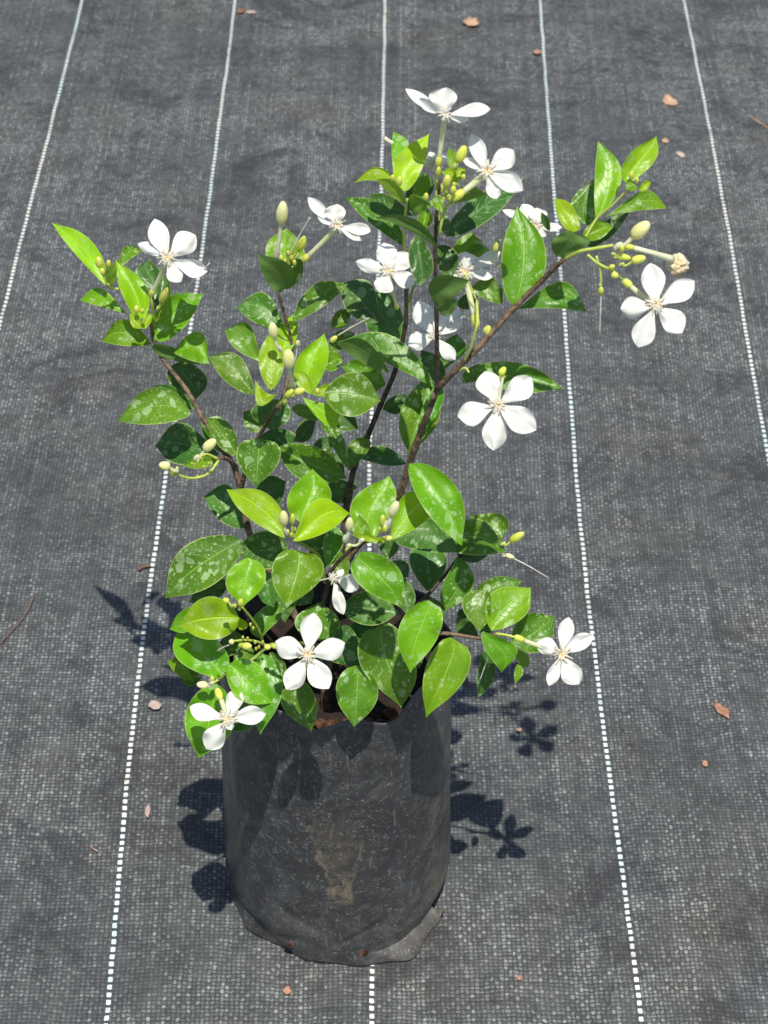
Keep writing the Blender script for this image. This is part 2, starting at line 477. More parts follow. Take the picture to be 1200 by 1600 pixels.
# ------------------------------------------------------------------ ground: woven cover with white lines
LINES = [  # each white line of the cover as it runs through the picture (left to right)
    [(130, 0), (82, 180), (44, 330), (0, 515)],
    [(368, 0), (345, 175), (318, 370), (300, 500), (258, 750), (239, 870), (222, 1000), (204, 1150), (190, 1310), (168, 1600)],
    [(602, 0), (599, 140), (597, 260), (588, 500), (575, 720), (578, 1000), (581, 1520), (581, 1600)],
    [(845, 0), (853, 130), (868, 330), (881, 480), (893, 640), (905, 800), (925, 990), (950, 1200), (968, 1330), (1005, 1600)],
    [(1070, 0), (1094, 130), (1133, 330), (1168, 530), (1200, 715)],
]
GL = [[on_ground(*p) for p in ln] for ln in LINES]
def line_x(i, y):
    if i < 0: return line_x(0, y) + i*0.2
    if i > 4: return line_x(4, y) + (i-4)*0.2
    pts = sorted([(p.y, p.x) for p in GL[i]])
    def ext(a, b):
        # beyond the ends follow the neighbouring line
        return None
    if y <= pts[0][0]:
        if i in (0, 4):
            j = 1 if i == 0 else 3
            return pts[0][1] + (line_x(j, y) - line_x(j, pts[0][0]))
        return pts[0][1]
    if y >= pts[-1][0]:
        return pts[-1][1]
    for (a, xa), (b, xb) in zip(pts, pts[1:]):
        if a <= y <= b:
            t = (y-a)/(b-a)
            return xa + (xb-xa)*t
def line_s(i, y):                  # smoothed
    return sum(line_x(i, y+d) for d in (-.12, -.08, -.04, 0, .04, .08, .12))/7

ys = [-6, -4, -2.5, -1.5, -1.0, -.7] + [-.55 + .02*k for k in range(106)] + [1.7, 2.0, 2.6, 3.5, 5, 7, 10]
us = [-30, -20, -12, -8, -5] + [-3 + .125*k for k in range(81)] + [9, 12, 16, 24, 34]
V = []; UV = []; Fc = []
for y in ys:
    for u in us:
        i = math.floor(u); f = u-i
        x = line_s(i, y)*(1-f) + line_s(i+1, y)*f
        z = 0.0
        if abs(x) < 1.2 and -1 < y < 1.8:
            z = (noise.noise(Vector((x*2.3, y*2.3, 1.7)))*.006 + noise.noise(Vector((x*6, y*6, 4.7)))*.0022)
            d = math.hypot(x+.035, y)
            z *= min(1, max(0, (d-.10)/.12))
            z -= .0
        V.append((x, y, z)); UV.append((u, y/ROW))
nu = len(us)
for j in range(len(ys)-1):
    for i in range(nu-1):
        Fc.append((j*nu+i, j*nu+i+1, (j+1)*nu+i+1, (j+1)*nu+i))
g = mesh_obj('ground', V, Fc, M['ground'], None, UV)
tag(g, 'dark grey woven weed mat with thin dashed white lines', 'ground', kind='structure')

# ------------------------------------------------------------------ grow bag
BX = -0.035
BH = 0.256
bag = empty('grow_bag', (BX, 0, 0))
tag(bag, 'black plastic nursery bag with mud stains and drainage holes, holding the shrub', 'plant bag')
V = []; Fc = []
NA, NZ = 220, 90
def bag_r(th, z):
    t = z/BH
    r = .0885 - .0045*t
    fr_ = abs((th+1.5+math.pi) % (2*math.pi) - math.pi)
    r *= 1 - (.035+.105*min(1, max(0, (fr_-.35)/.5)))*max(0, 1-z/.034)**1.6
    c_, s_ = math.cos(th), math.sin(th)
    # slightly flattened front, pinched corners low down where the gusset folds
    r += noise.noise(Vector((c_*1.6, s_*1.6, z*4)))*.0022
    r += noise.noise(Vector((c_*5.0, s_*5.0, z*11+9)))*.0011
    r += noise.noise(Vector((c_*16, s_*16, z*26+3)))*.0005
    # diagonal creases
    for (a0, z0, sl_, dep, wd) in ((-1.35, .035, .55, .0030, .006), (-1.95, .05, -.6, .0026, .007), (-1.2, .19, .9, .0028, .007),
                                   (-1.75, .20, -1.1, .0022, .006), (-.75, .10, .35, .0020, .008), (-2.3, .13, .4, .0020, .008),
                                   (-1.57, .07, 3.5, .0022, .005), (-1.0, .215, -.5, .0024, .006), (-2.1, .02, .25, .0024, .005)):
        da = (th-a0+math.pi) % (2*math.pi) - math.pi
        if abs(da) < .55:
            dz = z - z0 - sl_*da*.088
            r -= .8*dep*math.exp(-abs(dz/(wd*.55)))*math.exp(-(da/.28)**2)
    return r
def rim_h(th):
    a = (th+math.pi*2) % (2*math.pi)
    h = noise.noise(Vector((math.cos(th)*2.2, math.sin(th)*2.2, 5.5)))*.006
    d = (th+.60+math.pi) % (2*math.pi) - math.pi           # right of the front the rim stands up
    h += .016*math.exp(-(d/.30)**2)
    d = (th+2.5+math.pi) % (2*math.pi) - math.pi
    h += .008*math.exp(-(d/.4)**2)
    return BH + h
for layer in (0, 1):
    for j in range(NZ+1):
        for i in range(NA):
            th = 2*math.pi*i/NA - math.pi
            H = rim_h(th)
            z = H*j/NZ
            r = bag_r(th, z) - (.0008 if layer else 0)
            if j > NZ*.86:                                  # soft mouth, sagging inwards in places
                k = (j-NZ*.86)/(NZ*.14)
                r += k*k*(noise.noise(Vector((math.cos(th)*3.3, math.sin(th)*3.3, 8)))*.010 - .001)
            V.append((BX + r*math.cos(th), r*math.sin(th), z+.001))
n1 = (NZ+1)*NA
for j in range(NZ):
    for i in range(NA):
        a, b = j*NA+i, j*NA+(i+1) % NA
        Fc.append((a, b, b+NA, a+NA))
        Fc.append((n1+a, n1+a+NA, n1+b+NA, n1+b))
for i in range(NA):
    a, b = NZ*NA+i, NZ*NA+(i+1) % NA
    Fc.append((a, b, n1+b, n1+a))
Fc.append(tuple(range(NA))[::-1])
mesh_obj('bag_wall', V, Fc, M['bag'], bag)
# folded gusset edge on the ground: low ridge of doubled plastic round the front of the foot
def flap(outer, inner_z, thick):
    V = []; Fc = []
    n = len(outer)*6
    pts = spline([on_ground(x, y, .0015) for x, y in outer], 6)
    for k, p in enumerate(pts):
        th = math.atan2(p.y, p.x-BX)
        r = bag_r(th, inner_z) - .001
        q = Vector((BX+r*math.cos(th), r*math.sin(th), inner_z))
        q0 = Vector((BX+(r-.004)*math.cos(th), (r-.004)*math.sin(th), .0008))
        wob = noise.noise(Vector((k*.35, 0, 0)))*.0012
        mid = q.lerp(p, .5) + Vector((0, 0, .0012+wob))
        V += [q, mid, p+Vector((0, 0, thick)), p, q0]
    for k in range(len(pts)-1):
        for a in range(4):
            Fc.append((k*5+a, k*5+a+1, k*5+5+a+1, k*5+5+a))
    return V, Fc
for pts, iz in (([(359, 1384), (366, 1408), (378, 1436), (386, 1452), (420, 1470), (470, 1491), (520, 1504), (566, 1511)], .020),
                ([(560, 1511), (600, 1504), (646, 1498), (668, 1462), (690, 1436)], .013)):
    v, f = flap(pts, iz, .0012)
    mesh_obj('seam_flap', v, f, M['bag'], bag)
# drainage holes with soil showing
for (hx, hy, w) in ((452, 1475, 15), (567, 1488, 17), (691, 1426, 9)):
    d = ray(hx, hy)
    best = None                     # meet the wall
    for k in range(4000):
        p = CAM + d*(1.5+k*.0001)
        z = p.z
        if 0 <= z < .2:
            th = math.atan2(p.y, p.x-BX)
            if math.hypot(p.x-BX, p.y) <= bag_r(th, z)+.001:
                best = (p, th); break
    if best is None: 
        p = on_ground(hx, hy, .008); best = (p, math.atan2(p.y, p.x-BX))
    p, th = best
    nrm = Vector((math.cos(th), math.sin(th), .12)).normalized()
    tu = Vector((-math.sin(th), math.cos(th), 0)); tv = nrm.cross(tu)
    v = []; f = []
    rr = w*.5/1950
    for ring_, (rad, dep) in enumerate(((1.15, .0002), (1.0, .0007), (.85, .0004), (.4, .0007))):
        for k in range(16):
            a = 2*math.pi*k/16
            jit = 1+.18*noise.noise(Vector((math.cos(a)*2, math.sin(a)*2, hx+ring_)))
            v.append(p + (tu*math.cos(a) + tv*math.sin(a)*.8)*rr*rad*jit + nrm*(dep - .0002))
    for r_ in range(3):
        for k in range(16):
            f.append((r_*16+k, r_*16+(k+1) % 16, (r_+1)*16+(k+1) % 16, (r_+1)*16+k))
    f.append(tuple(48+k for k in range(16)))
    mesh_obj('drainage_hole', v, f, [M['bag'], M['clod']], bag, fmat=[0]*16+[1]*(len(f)-16))

# potting soil inside the bag
G = Geo()
v = []; f = []
nr = 16; na = 64
for r_ in range(nr+1):
    for k in range(na):
        a = 2*math.pi*k/na
        r = .0815*r_/nr
        x, y = BX+r*math.cos(a), r*math.sin(a)
        v.append((x, y, .222 + noise.noise(Vector((x*60, y*60, 0)))*.006 + noise.noise(Vector((x*200, y*200, 3)))*.003))
for r_ in range(nr):
    for k in range(na):
        f.append((r_*na+k, (r_+1)*na+k, (r_+1)*na+(k+1) % na, r_*na+(k+1) % na))
fm = [0]*len(f)
for (cx, cy, s) in ((516, 1139, .008), (598, 1140, .010), (575, 1130, .005), (500, 1132, .005), (545, 1132, .006), (620, 1128, .006), (610, 1115, .006), (480, 1120, .006)):
    p = on_ground(cx, cy, .226)
    b = len(v)
    for i in range(7):
        for k in range(10):
            t = math.pi*i/6; a = 2*math.pi*k/10
            d = Vector((math.sin(t)*math.cos(a), math.sin(t)*math.sin(a), math.cos(t)*.7))
            d *= s*(1+.45*noise.noise(d*2.2+Vector((cx, cy, 0))))
            v.append(p+d)
    for i in range(6):
        for k in range(10):
            f.append((b+i*10+k, b+(i+1)*10+k, b+(i+1)*10+(k+1) % 10, b+i*10+(k+1) % 10)); fm.append(1)
soil = mesh_obj('potting_soil', v, f, [M['soil'], M['clod']], fmat=fm)
tag(soil, 'dark crumbly potting soil with reddish clods inside the black bag', 'soil', kind='stuff')

# ------------------------------------------------------------------ the shrub
shrub = empty('flowering_shrub', (BX+.01, -.01, .222))
tag(shrub, 'leafy shrub with white five-petalled flowers and pale buds growing in black plastic bag', 'shrub')
Z0 = (0, 0, 1)
Z1 = (60, 280, 3.0); Z2 = (360, 280, 3.0); Z3 = (540, 120, 3.75); Z4 = (760, 190, 10/3)
Z5 = (240, 720, 3.404); Z6 = (500, 700, 3.4786); Z7 = (660, 780, 4.0)
def px(Z, p): return (Z[0]+p[0]/Z[2], Z[1]+p[1]/Z[2])

def blade(base, tip, A, B, Y, N, power, fold, arch, under=False, nt=18, nw=10, t0=None, wav=.0, c=.5, seed=0):
    """a leaf or petal: outline given by base, tip and the widest point of each side; returns verts, faces, uvs, area"""
    bx, by = base; tx, ty = tip
    L = math.hypot(tx-bx, ty-by)
    ax, ay = (tx-bx)/L, (ty-by)/L
    qx, qy = -ay, ax
    def loc(p):
        dx, dy = p[0]-bx, p[1]-by
        return (dx*ax+dy*ay)/L, dx*qx+dy*qy
    ta, wa = loc(A); tb, wb = loc(B)
    if wa < wb: ta, wa, tb, wb = tb, wb, ta, wa          # a = larger offset
    ta = min(.72, max(.3, ta)); tb = min(.72, max(.3, tb))
    if t0: ta = tb = t0
    def shp(t, tm):
        s = t**(math.log(.5)/math.log(tm))
        pw = power
        if power < .78:                # leaves: full towards the base, drawn out to a point
            pw = power - .08 if t < tm else power - .08 + .50*((t-tm)/(1-tm))**1.5
        return max(0.0, math.sin(math.pi*min(1, s)))**pw
    p0 = at(bx, by, Y)
    V = []; UVs = []
    den = N.dot(-TOCAM)
    mpp = (p0-CAM).length/FPX
    Lm = L*mpp
    for i in range(nt+1):
        t = i/nt
        oa = wa*shp(t, ta); obb = wb*shp(t, tb)
        m = (oa+obb)*c
        if i in (0, nt): oa = obb = m = 0
        for j in range(nw+1):
            s = -1 + 2*j/nw
            off = m + (oa-m)*s if s > 0 else m + (m-obb)*s
            X = bx+ax*t*L+qx*off; Yp = by+ay*t*L+qy*off
            P = on_plane(X, Yp, p0, N)
            dv = (CAM-P).normalized()
            hw = abs(oa-obb)*.5*mpp
            h = fold*hw*(abs(s)**1.4) - arch*Lm*(t*t) + arch*Lm*.55*t
            if wav:
                h += wav*hw*abs(s)*noise.noise(Vector((t*3.1+seed*7.7, s*1.2, seed*3.3)))*1.6
            V.append(P+dv*h)
            UVs.append((j/nw, t))
    F = []
    w = nw+1
    for i in range(nt):
        for j in range(nw):
            F.append((i*w+j, i*w+j+1, (i+1)*w+j+1, (i+1)*w+j))
    a, b_, c_, d_ = [V[k] for k in F[(nt//2)*nw+nw//2]]
    nn = (c_-a).cross(d_-b_)
    if (nn.dot(TOCAM) > 0) == bool(under):
        F = [q[::-1] for q in F]
    return V, F, UVs, L*abs(wa-wb)

LEAVES = []
def leaf(Z, base, tip, A, B, Y, mat='m', n=None, under=False, fold=None, arch=None, c=.5):
    i = len(LEAVES)
    rnd = random.Random(i*17+3)
    base = px(Z, base); tip = px(Z, tip); A = px(Z, A); B = px(Z, B)
    if under:
        N = Vector((rnd.uniform(-.2, .2), -1, -.22)).normalized()
    elif n is not None:
        N = Vector(n).normalized()
    else:
        N = (TOCAM + Vector((rnd.uniform(-.3, .3), 0, rnd.uniform(.0, .55)))).normalized()
    fold = rnd.uniform(.18, .62) if fold is None else fold
    arch = rnd.uniform(.05, .40) if arch is None else arch
    V, F, U, ar = blade(base, tip, A, B, Y, N, .74, fold, arch, under, wav=.42, c=c, seed=i)
    LEAVES.append((ar, V, F, U, mat))

# --- cluster at the upper left
leaf(Z1, (312, 497), (62, 203), (258, 300), (150, 325), .100, 'y', c=.45)
leaf(Z1, (345, 445), (488, 335), (425, 300), (410, 392), .120, 'g')
leaf(Z1, (345, 502), (362, 385), (306, 450), (368, 440), .092, 'y', under=True)
leaf(Z1, (468, 668), (362, 378), (512, 520), (384, 520), .075, 'y')
leaf(Z1, (420, 632), (193, 567), (290, 510), (300, 600), .095, 'g')
leaf(Z1, (530, 772), (297, 762), (395, 655), (420, 782), .085, 'g')
leaf(Z1, (530, 745), (775, 538), (590, 565), (655, 722), .085, 'g')
leaf(Z1, (480, 697), (538, 628), (498, 640), (515, 690), .070, 'y', fold=.5)
leaf(Z1, (428, 630), (485, 700), (470, 640), (440, 690), .072, 'y')
leaf(Z1, (545, 565), (520, 375), (455, 430), (585, 470), .115, 'd')
leaf(Z1, (560, 640), (600, 450), (530, 520), (620, 550), .112, 'd')
leaf(Z1, (635, 815), (802, 868), (755, 715), (720, 852), .085, 'g')
leaf(Z1, (530, 785), (803, 872), (620, 785), (600, 840), .078, 'm', under=True)
leaf(Z1, (690, 845), (735, 1035), (605, 930), (792, 940), .120, 'd')
leaf(Z1, (715, 1100), (368, 1134), (545, 975), (560, 1148), .060, 'm', (-.2, -.5, .85))
leaf(Z1, (735, 1075), (500, 985), (630, 970), (650, 1060), .085, 'd')
leaf(Z1, (1018, 1008), (798, 832), (940, 828), (890, 958), .030, 'm')
leaf(Z1, (1155, 700), (927, 603), (1060, 532), (1050, 690), .060, 'm')
leaf(Z1, (1060, 860), (872, 710), (985, 678), (930, 800), .050, 'm')
leaf(Z1, (850, 1290), (548, 1250), (670, 1140), (660, 1338), .070, 'd')
leaf(Z1, (940, 1300), (785, 1120), (900, 1150), (835, 1240), .035, 'm')
leaf(Z1, (1030, 1215), (1020, 1447), (928, 1285), (1137, 1275), .000, 'm', (-.05, -.85, .6))
leaf(Z1, (850, 1318), (675, 1342), (760, 1300), (760, 1356), .055, 'g')
leaf(Z1, (900, 1290), (760, 1130), (860, 1120), (800, 1240), .065, 'm')

# --- bud cluster above, centre left
leaf(Z2, (232, 532), (128, 348), (292, 420), (165, 470), .035, 'm', under=True, c=.45)
leaf(Z2, (245, 500), (265, 228), (165, 330), (348, 360), .085, 'g')
leaf(Z2, (245, 515), (340, 370), (240, 410), (325, 470), .050, 'm', under=True)
leaf(Z2, (290, 672), (552, 490), (385, 500), (445, 590), .050, 'm')
leaf(Z2, (240, 860), (300, 628), (216, 730), (312, 740), .040, 'y')
leaf(Z2, (190, 990), (185, 720), (132, 850), (252, 850), .000, 'y')
leaf(Z2, (378, 1010), (440, 722), (300, 880), (457, 850), .005, 'y')
leaf(Z2, (388, 1003), (295, 905), (360, 915), (335, 970), -.008, 'y')
leaf(Z2, (385, 1005), (528, 980), (455, 957), (455, 1016), -.012, 'y')
leaf(Z2, (228, 988), (115, 945), (190, 1010), (135, 1062), -.010, 'y', c=.6)
leaf(Z2, (340, 1020), (487, 1175), (505, 1075), (400, 1110), -.015, 'y')
leaf(Z2, (440, 1000), (705, 1040), (590, 905), (550, 1112), -.020, 'm', (.1, -.55, .83))
leaf(Z2, (520, 880), (730, 960), (650, 850), (640, 1000), .055, 'm')
leaf(Z2, (962, 985), (498, 765), (760, 735), (745, 868), .005, 'm', (.1, -.62, .78), c=.3)
leaf(Z2, (745, 905), (498, 770), (630, 755), (620, 862), -.005, 'm', under=True)
leaf(Z2, (700, 670), (515, 490), (655, 485), (560, 630), .060, 'd')
leaf(Z2, (805, 742), (690, 500), (640, 690), (795, 600), .055, 'd')
leaf(Z2, (440, 820), (585, 722), (500, 714), (520, 800), .070, 'm')
leaf(Z2, (430, 870), (530, 850), (480, 800), (480, 900), .045, 'g')
leaf(Z2, (905, 945), (838, 1290), (792, 1110), (985, 1100), .040, 'm', c=.55)
leaf(Z2, (960, 960), (900, 1190), (1003, 1020), (890, 1100), .030, 'm')
leaf(Z2, (440, 1155), (555, 1365), (520, 1190), (485, 1265), .020, 'm')
leaf(Z2, (655, 1222), (555, 1367), (560, 1240), (640, 1280), .025, 'm')
leaf(Z2, (605, 1305), (828, 1335), (710, 1250), (725, 1342), .075, 'd')
leaf(Z2, (825, 1010), (713, 1078), (750, 1025), (790, 1098), .055, 'd')
leaf(Z2, (228, 1255), (548, 1402), (420, 1262), (340, 1412), .015, 'm')
leaf(Z2, (220, 1030), (200, 1182), (96, 1090), (282, 1100), .045, 'd')
leaf(Z2, (200, 1165), (250, 1280), (140, 1220), (303, 1200), .060, 'd')
leaf(Z2, (290, 1070), (440, 1130), (360, 1060), (340, 1120), .030, 'm')
leaf(Z2, (430, 1120), (510, 1190), (500, 1130), (440, 1180), .030, 'm')
leaf(Z2, (440, 1290), (535, 1385), (515, 1300), (455, 1360), .045, 'd')
leaf(Z2, (1000, 965), (895, 800), (990, 850), (900, 900), .045, 'd')
leaf(Z2, (1000, 900), (1060, 725), (985, 790), (1105, 800), .055, 'm')
leaf(Z2, (1090, 960), (1180, 860), (1100, 900), (1190, 930), .04, 'm')

leaf(Z2, (400, 1130), (300, 1230), (330, 1140), (370, 1220), .060, 'd')
leaf(Z2, (470, 1080), (600, 1170), (560, 1090), (500, 1170), .060, 'd')
leaf(Z2, (560, 620), (470, 690), (500, 620), (540, 690), .080, 'm')
leaf(Z2, (160, 1180), (60, 1090), (80, 1170), (130, 1090), .075, 'm')
leaf(Z2, (380, 1290), (480, 1210), (410, 1220), (460, 1290), .055, 'd')
# --- top cluster
leaf(Z3, (345, 672), (490, 333), (292, 490), (445, 545), .000, 'y')
leaf(Z3, (300, 620), (278, 320), (272, 480), (372, 400), .030, 'g', c=.4)
leaf(Z3, (320, 680), (50, 620), (200, 530), (190, 612), .010, 'y', c=.7)
leaf(Z3, (345, 745), (180, 600), (300, 618), (250, 680), .005, 'y', under=True)
leaf(Z3, (345, 1002), (0, 705), (230, 760), (110, 830), .030, 'm', c=.45)
leaf(Z3, (400, 820), (140, 690), (260, 695), (170, 810), .022, 'd')
leaf(Z3, (528, 1005), (165, 822), (400, 832), (380, 905), -.020, 'm', under=True)
leaf(Z3, (400, 820), (510, 757), (385, 690), (450, 790), -.020, 'g', under=True, c=.55)
leaf(Z3, (492, 725), (572, 798), (560, 698), (512, 760), -.018, 'g')
leaf(Z3, (430, 740), (470, 560), (395, 650), (495, 640), .020, 'g')
leaf(Z3, (360, 790), (455, 560), (360, 660), (450, 700), .025, 'd')
leaf(Z3, (480, 720), (500, 580), (450, 650), (520, 640), .03, 'd')
leaf(Z3, (650, 570), (606, 415), (596, 500), (655, 470), .025, 'g')
leaf(Z3, (668, 640), (560, 560), (630, 535), (610, 600), -.010, 'y')
leaf(Z3, (640, 600), (700, 530), (640, 545), (690, 590), .00, 'y')
leaf(Z3, (590, 935), (1048, 588), (740, 715), (850, 830), .015, 'd', (.1, -.5, .8))
leaf(Z3, (600, 745), (825, 690), (700, 640), (730, 722), -.005, 'g', under=True)
leaf(Z3, (435, 925), (430, 1234), (368, 1040), (515, 1110), -.045, 'd', c=.5)
leaf(Z3, (545, 985), (610, 1195), (535, 1090), (658, 1050), .020, 'd')
leaf(Z3, (660, 1080), (735, 908), (640, 985), (805, 1000), .040, 'g')
leaf(Z3, (865, 1032), (722, 1010), (780, 978), (790, 1062), .020, 'g')
leaf(Z3, (450, 900), (480, 770), (420, 830), (510, 840), .015, 'g')
leaf(Z3, (870, 1090), (905, 1060), (860, 1160), (910, 1100), .020, 'm')
leaf(Z3, (528, 1345), (728, 1190), (515, 1178), (625, 1300), -.055, 'm', under=True, c=.55)
leaf(Z3, (540, 1360), (660, 1320), (600, 1290), (600, 1400), -.045, 'm', under=True)
leaf(Z3, (985, 1342), (1005, 758), (912, 1080), (1177, 1070), -.040, 'g', (-.15, -.7, .65))
leaf(Z3, (735, 1240), (908, 1332), (870, 1180), (810, 1300), .000, 'm')
leaf(Z3, (650, 1330), (778, 1290), (710, 1270), (720, 1362), .030, 'd')
leaf(Z3, (590, 930), (560, 800), (520, 860), (610, 850), .01, 'd')

# --- right branch
leaf(Z4, (575, 505), (580, 98), (705, 280), (562, 360), -.055, 'g')
leaf(Z4, (735, 330), (885, 75), (722, 200), (880, 200), -.060, 'y')
leaf(Z4, (728, 362), (792, 348), (740, 300), (755, 362), -.072, 'g')
leaf(Z4, (790, 352), (857, 316), (825, 308), (830, 358), -.075, 'y')
leaf(Z4, (608, 498), (940, 453), (825, 358), (780, 466), -.060, 'g')
leaf(Z4, (525, 650), (748, 470), (620, 520), (640, 608), -.035, 'd')
leaf(Z4, (490, 562), (350, 400), (445, 435), (400, 545), -.060, 'y')
leaf(Z4, (545, 545), (570, 288), (438, 440), (578, 420), -.030, 'm')
leaf(Z4, (502, 585), (662, 550), (580, 514), (570, 618), -.065, 'g')
leaf(Z4, (402, 714), (420, 562), (338, 640), (540, 625), -.085, 'm', under=True)
leaf(Z4, (330, 570), (285, 470), (325, 510), (290, 530), -.080, 'm', under=True)
leaf(Z4, (160, 978), (523, 992), (395, 832), (340, 972), -.035, 'm', (.2, -.5, .8))
leaf(Z4, (-70, 1300), (402, 1388), (160, 1255), (130, 1404), .025, 'm')
leaf(Z4, (0, 870), (85, 950), (70, 850), (30, 930), .0, 'm')

# --- lower left
leaf(Z5, (520, 345), (268, 190), (400, 130), (370, 330), .050, 'd')
leaf(Z5, (525, 200), (705, 110), (600, 85), (650, 245), .060, 'd')
leaf(Z5, (695, 412), (387, 152), (625, 190), (490, 292), -.045, 'y', (-.2, -.65, .75))
leaf(Z5, (790, 330), (845, 42), (712, 200), (945, 200), -.035, 'g')
leaf(Z5, (742, 427), (1043, 278), (865, 205), (915, 382), -.060, 'y', (.2, -.6, .75))
leaf(Z5, (468, 418), (60, 732), (165, 455), (345, 640), -.030, 'm', (-.25, -.6, .8))
leaf(Z5, (715, 455), (425, 477), (590, 372), (600, 578), -.020, 'd')
leaf(Z5, (500, 515), (480, 773), (383, 640), (597, 620), -.055, 'g')
leaf(Z5, (735, 470), (708, 783), (628, 585), (908, 560), -.085, 'g', (.05, -.7, .7))
leaf(Z5, (400, 640), (185, 752), (270, 650), (320, 750), -.015, 'd')
leaf(Z5, (457, 838), (130, 880), (290, 722), (330, 950), -.075, 'y')
leaf(Z5, (340, 745), (84, 896), (165, 790), (170, 915), -.055, 'g')
leaf(Z5, (352, 1162), (148, 853), (378, 1000), (120, 1045), -.095, 'g')
leaf(Z5, (215, 1170), (72, 1070), (125, 1018), (130, 1140), -.070, 'g')
leaf(Z5, (395, 1085), (642, 1290), (560, 1085), (450, 1262), -.105, 'g')
leaf(Z5, (580, 1025), (568, 1457), (688, 1190), (500, 1230), -.085, 'm')
leaf(Z5, (620, 1018), (700, 1160), (695, 1070), (610, 1110), -.075, 'm')
leaf(Z5, (335, 1185), (240, 1582), (425, 1410), (170, 1340), -.105, 'g', (-.1, -.85, .5))
leaf(Z5, (790, 1170), (838, 1442), (868, 1290), (675, 1280), -.080, 'm', (0, -.9, .5))
leaf(Z5, (880, 955), (880, 750), (750, 860), (992, 870), -.045, 'm')
leaf(Z5, (570, 950), (640, 738), (515, 870), (690, 800), -.050, 'm')
leaf(Z5, (925, 570), (960, 333), (903, 430), (1012, 430), -.040, 'm')
leaf(Z5, (470, 900), (460, 835), (445, 880), (500, 870), -.070, 'y')
leaf(Z5, (760, 420), (940, 350), (850, 350), (880, 470), -.020, 'd')
leaf(Z5, (900, 470), (830, 600), (830, 480), (920, 560), -.010, 'd')
leaf(Z5, (560, 590), (640, 780), (660, 640), (560, 720), -.025, 'd')
leaf(Z5, (640, 620), (700, 860), (760, 700), (620, 760), -.015, 'd')
leaf(Z5, (430, 900), (370, 1060), (370, 960), (470, 980), -.060, 'd')
leaf(Z5, (520, 990), (430, 1090), (440, 1010), (520, 1060), -.065, 'm')
leaf(Z5, (740, 690), (840, 760), (840, 680), (740, 760), -.020, 'd')
leaf(Z5, (500, 1290), (400, 1440), (400, 1340), (530, 1410), -.085, 'd')
leaf(Z5, (870, 1100), (800, 960), (790, 1040), (900, 1020), -.030, 'd')
leaf(Z5, (130, 1130), (260, 1150), (190, 1090), (190, 1200), -.06, 'm')

# --- lower centre and right
leaf(Z6, (300, 492), (375, 150), (165, 320), (412, 280), -.050, 'g')
leaf(Z6, (385, 500), (656, 257), (455, 258), (570, 400), -.065, 'y', (.2, -.6, .75))
leaf(Z6, (265, 492), (213, 358), (175, 450), (275, 440), -.075, 'g')
leaf(Z6, (365, 512), (170, 470), (260, 470), (270, 512), -.078, 'y')
leaf(Z6, (485, 85), (772, 532), (745, 215), (560, 320), -.045, 'g')
leaf(Z6, (215, 568), (437, 867), (425, 650), (195, 720), -.090, 'g', (.1, -.75, .65))
leaf(Z6, (745, 562), (382, 507), (590, 380), (560, 560), -.010, 'd')
leaf(Z7, (95, 290), (526, 326), (330, 120), (300, 348), .000, 'm')
leaf(Z7, (492, 262), (295, 100), (528, 120), (350, 210), .035, 'm', c=.55)
leaf(Z7, (190, 240), (55, 115), (150, 120), (110, 220), .030, 'm')
leaf(Z6, (590, 785), (600, 480), (485, 600), (688, 620), .005, 'd')
leaf(Z6, (745, 590), (680, 888), (655, 780), (835, 750), .000, 'm')
leaf(Z6, (740, 560), (925, 575), (820, 540), (820, 624), .020, 'd')
leaf(Z6, (120, 880), (432, 893), (270, 775), (270, 965), -.040, 'd')
leaf(Z6, (430, 680), (470, 905), (400, 790), (518, 800), -.030, 'd')
leaf(Z6, (375, 950), (442, 1413), (205, 1130), (523, 1180), -.065, 'm', (0, -.8, .6))
leaf(Z6, (590, 828), (490, 1223), (428, 980), (665, 960), -.090, 'g', (.05, -.85, .6))
leaf(Z6, (710, 1028), (576, 1466), (575, 1190), (822, 1170), -.085, 'g', (.05, -.9, .55))
leaf(Z6, (205, 1180), (185, 1519), (87, 1310), (317, 1330), -.080, 'm', (0, -.8, .6))
leaf(Z6, (130, 960), (215, 1187), (205, 1040), (40, 1130), -.045, 'd')
leaf(Z6, (350, 930), (120, 1010), (220, 930), (240, 1100), -.035, 'd')
leaf(Z6, (560, 830), (680, 930), (660, 840), (590, 940), -.050, 'd')
leaf(Z6, (480, 1000), (540, 1200), (480, 1100), (560, 1090), -.045, 'd')
leaf(Z6, (380, 620), (480, 700), (470, 620), (400, 700), -.020, 'd')
leaf(Z6, (60, 170), (170, 300), (170, 200), (60, 280), .030, 'd')
leaf(Z6, (130, 220), (200, 180), (150, 180), (190, 230), .06, 'd')
leaf(Z6, (430, 540), (320, 540), (380, 500), (370, 600), -.03, 'd')
leaf(Z6, (60, 560), (150, 700), (150, 600), (70, 660), -.03, 'm')
leaf(Z7, (430, 822), (678, 552), (430, 590), (640, 730), -.055, 'g', (.1, -.65, .75))
leaf(Z7, (325, 640), (627, 508), (420, 497), (520, 590), -.025, 'm')
leaf(Z7, (405, 570), (358, 830), (250, 640), (432, 700), -.035, 'm')
leaf(Z7, (560, 900), (828, 735), (635, 725), (760, 945), -.045, 'm')
leaf(Z7, (378, 825), (495, 1081), (590, 930), (385, 920), -.075, 'g', (.1, -.75, .65))
leaf(Z7, (395, 930), (345, 1252), (458, 1080), (348, 1060), -.060, 'd', (.3, -.8, .4))
leaf(Z7, (600, 940), (658, 1055), (665, 985), (590, 1010), -.060, 'g', under=True)
leaf(Z7, (595, 1030), (580, 1155), (630, 1080), (573, 1090), -.060, 'g')
leaf(Z7, (345, 835), (225, 690), (300, 700), (225, 800), -.015, 'd')
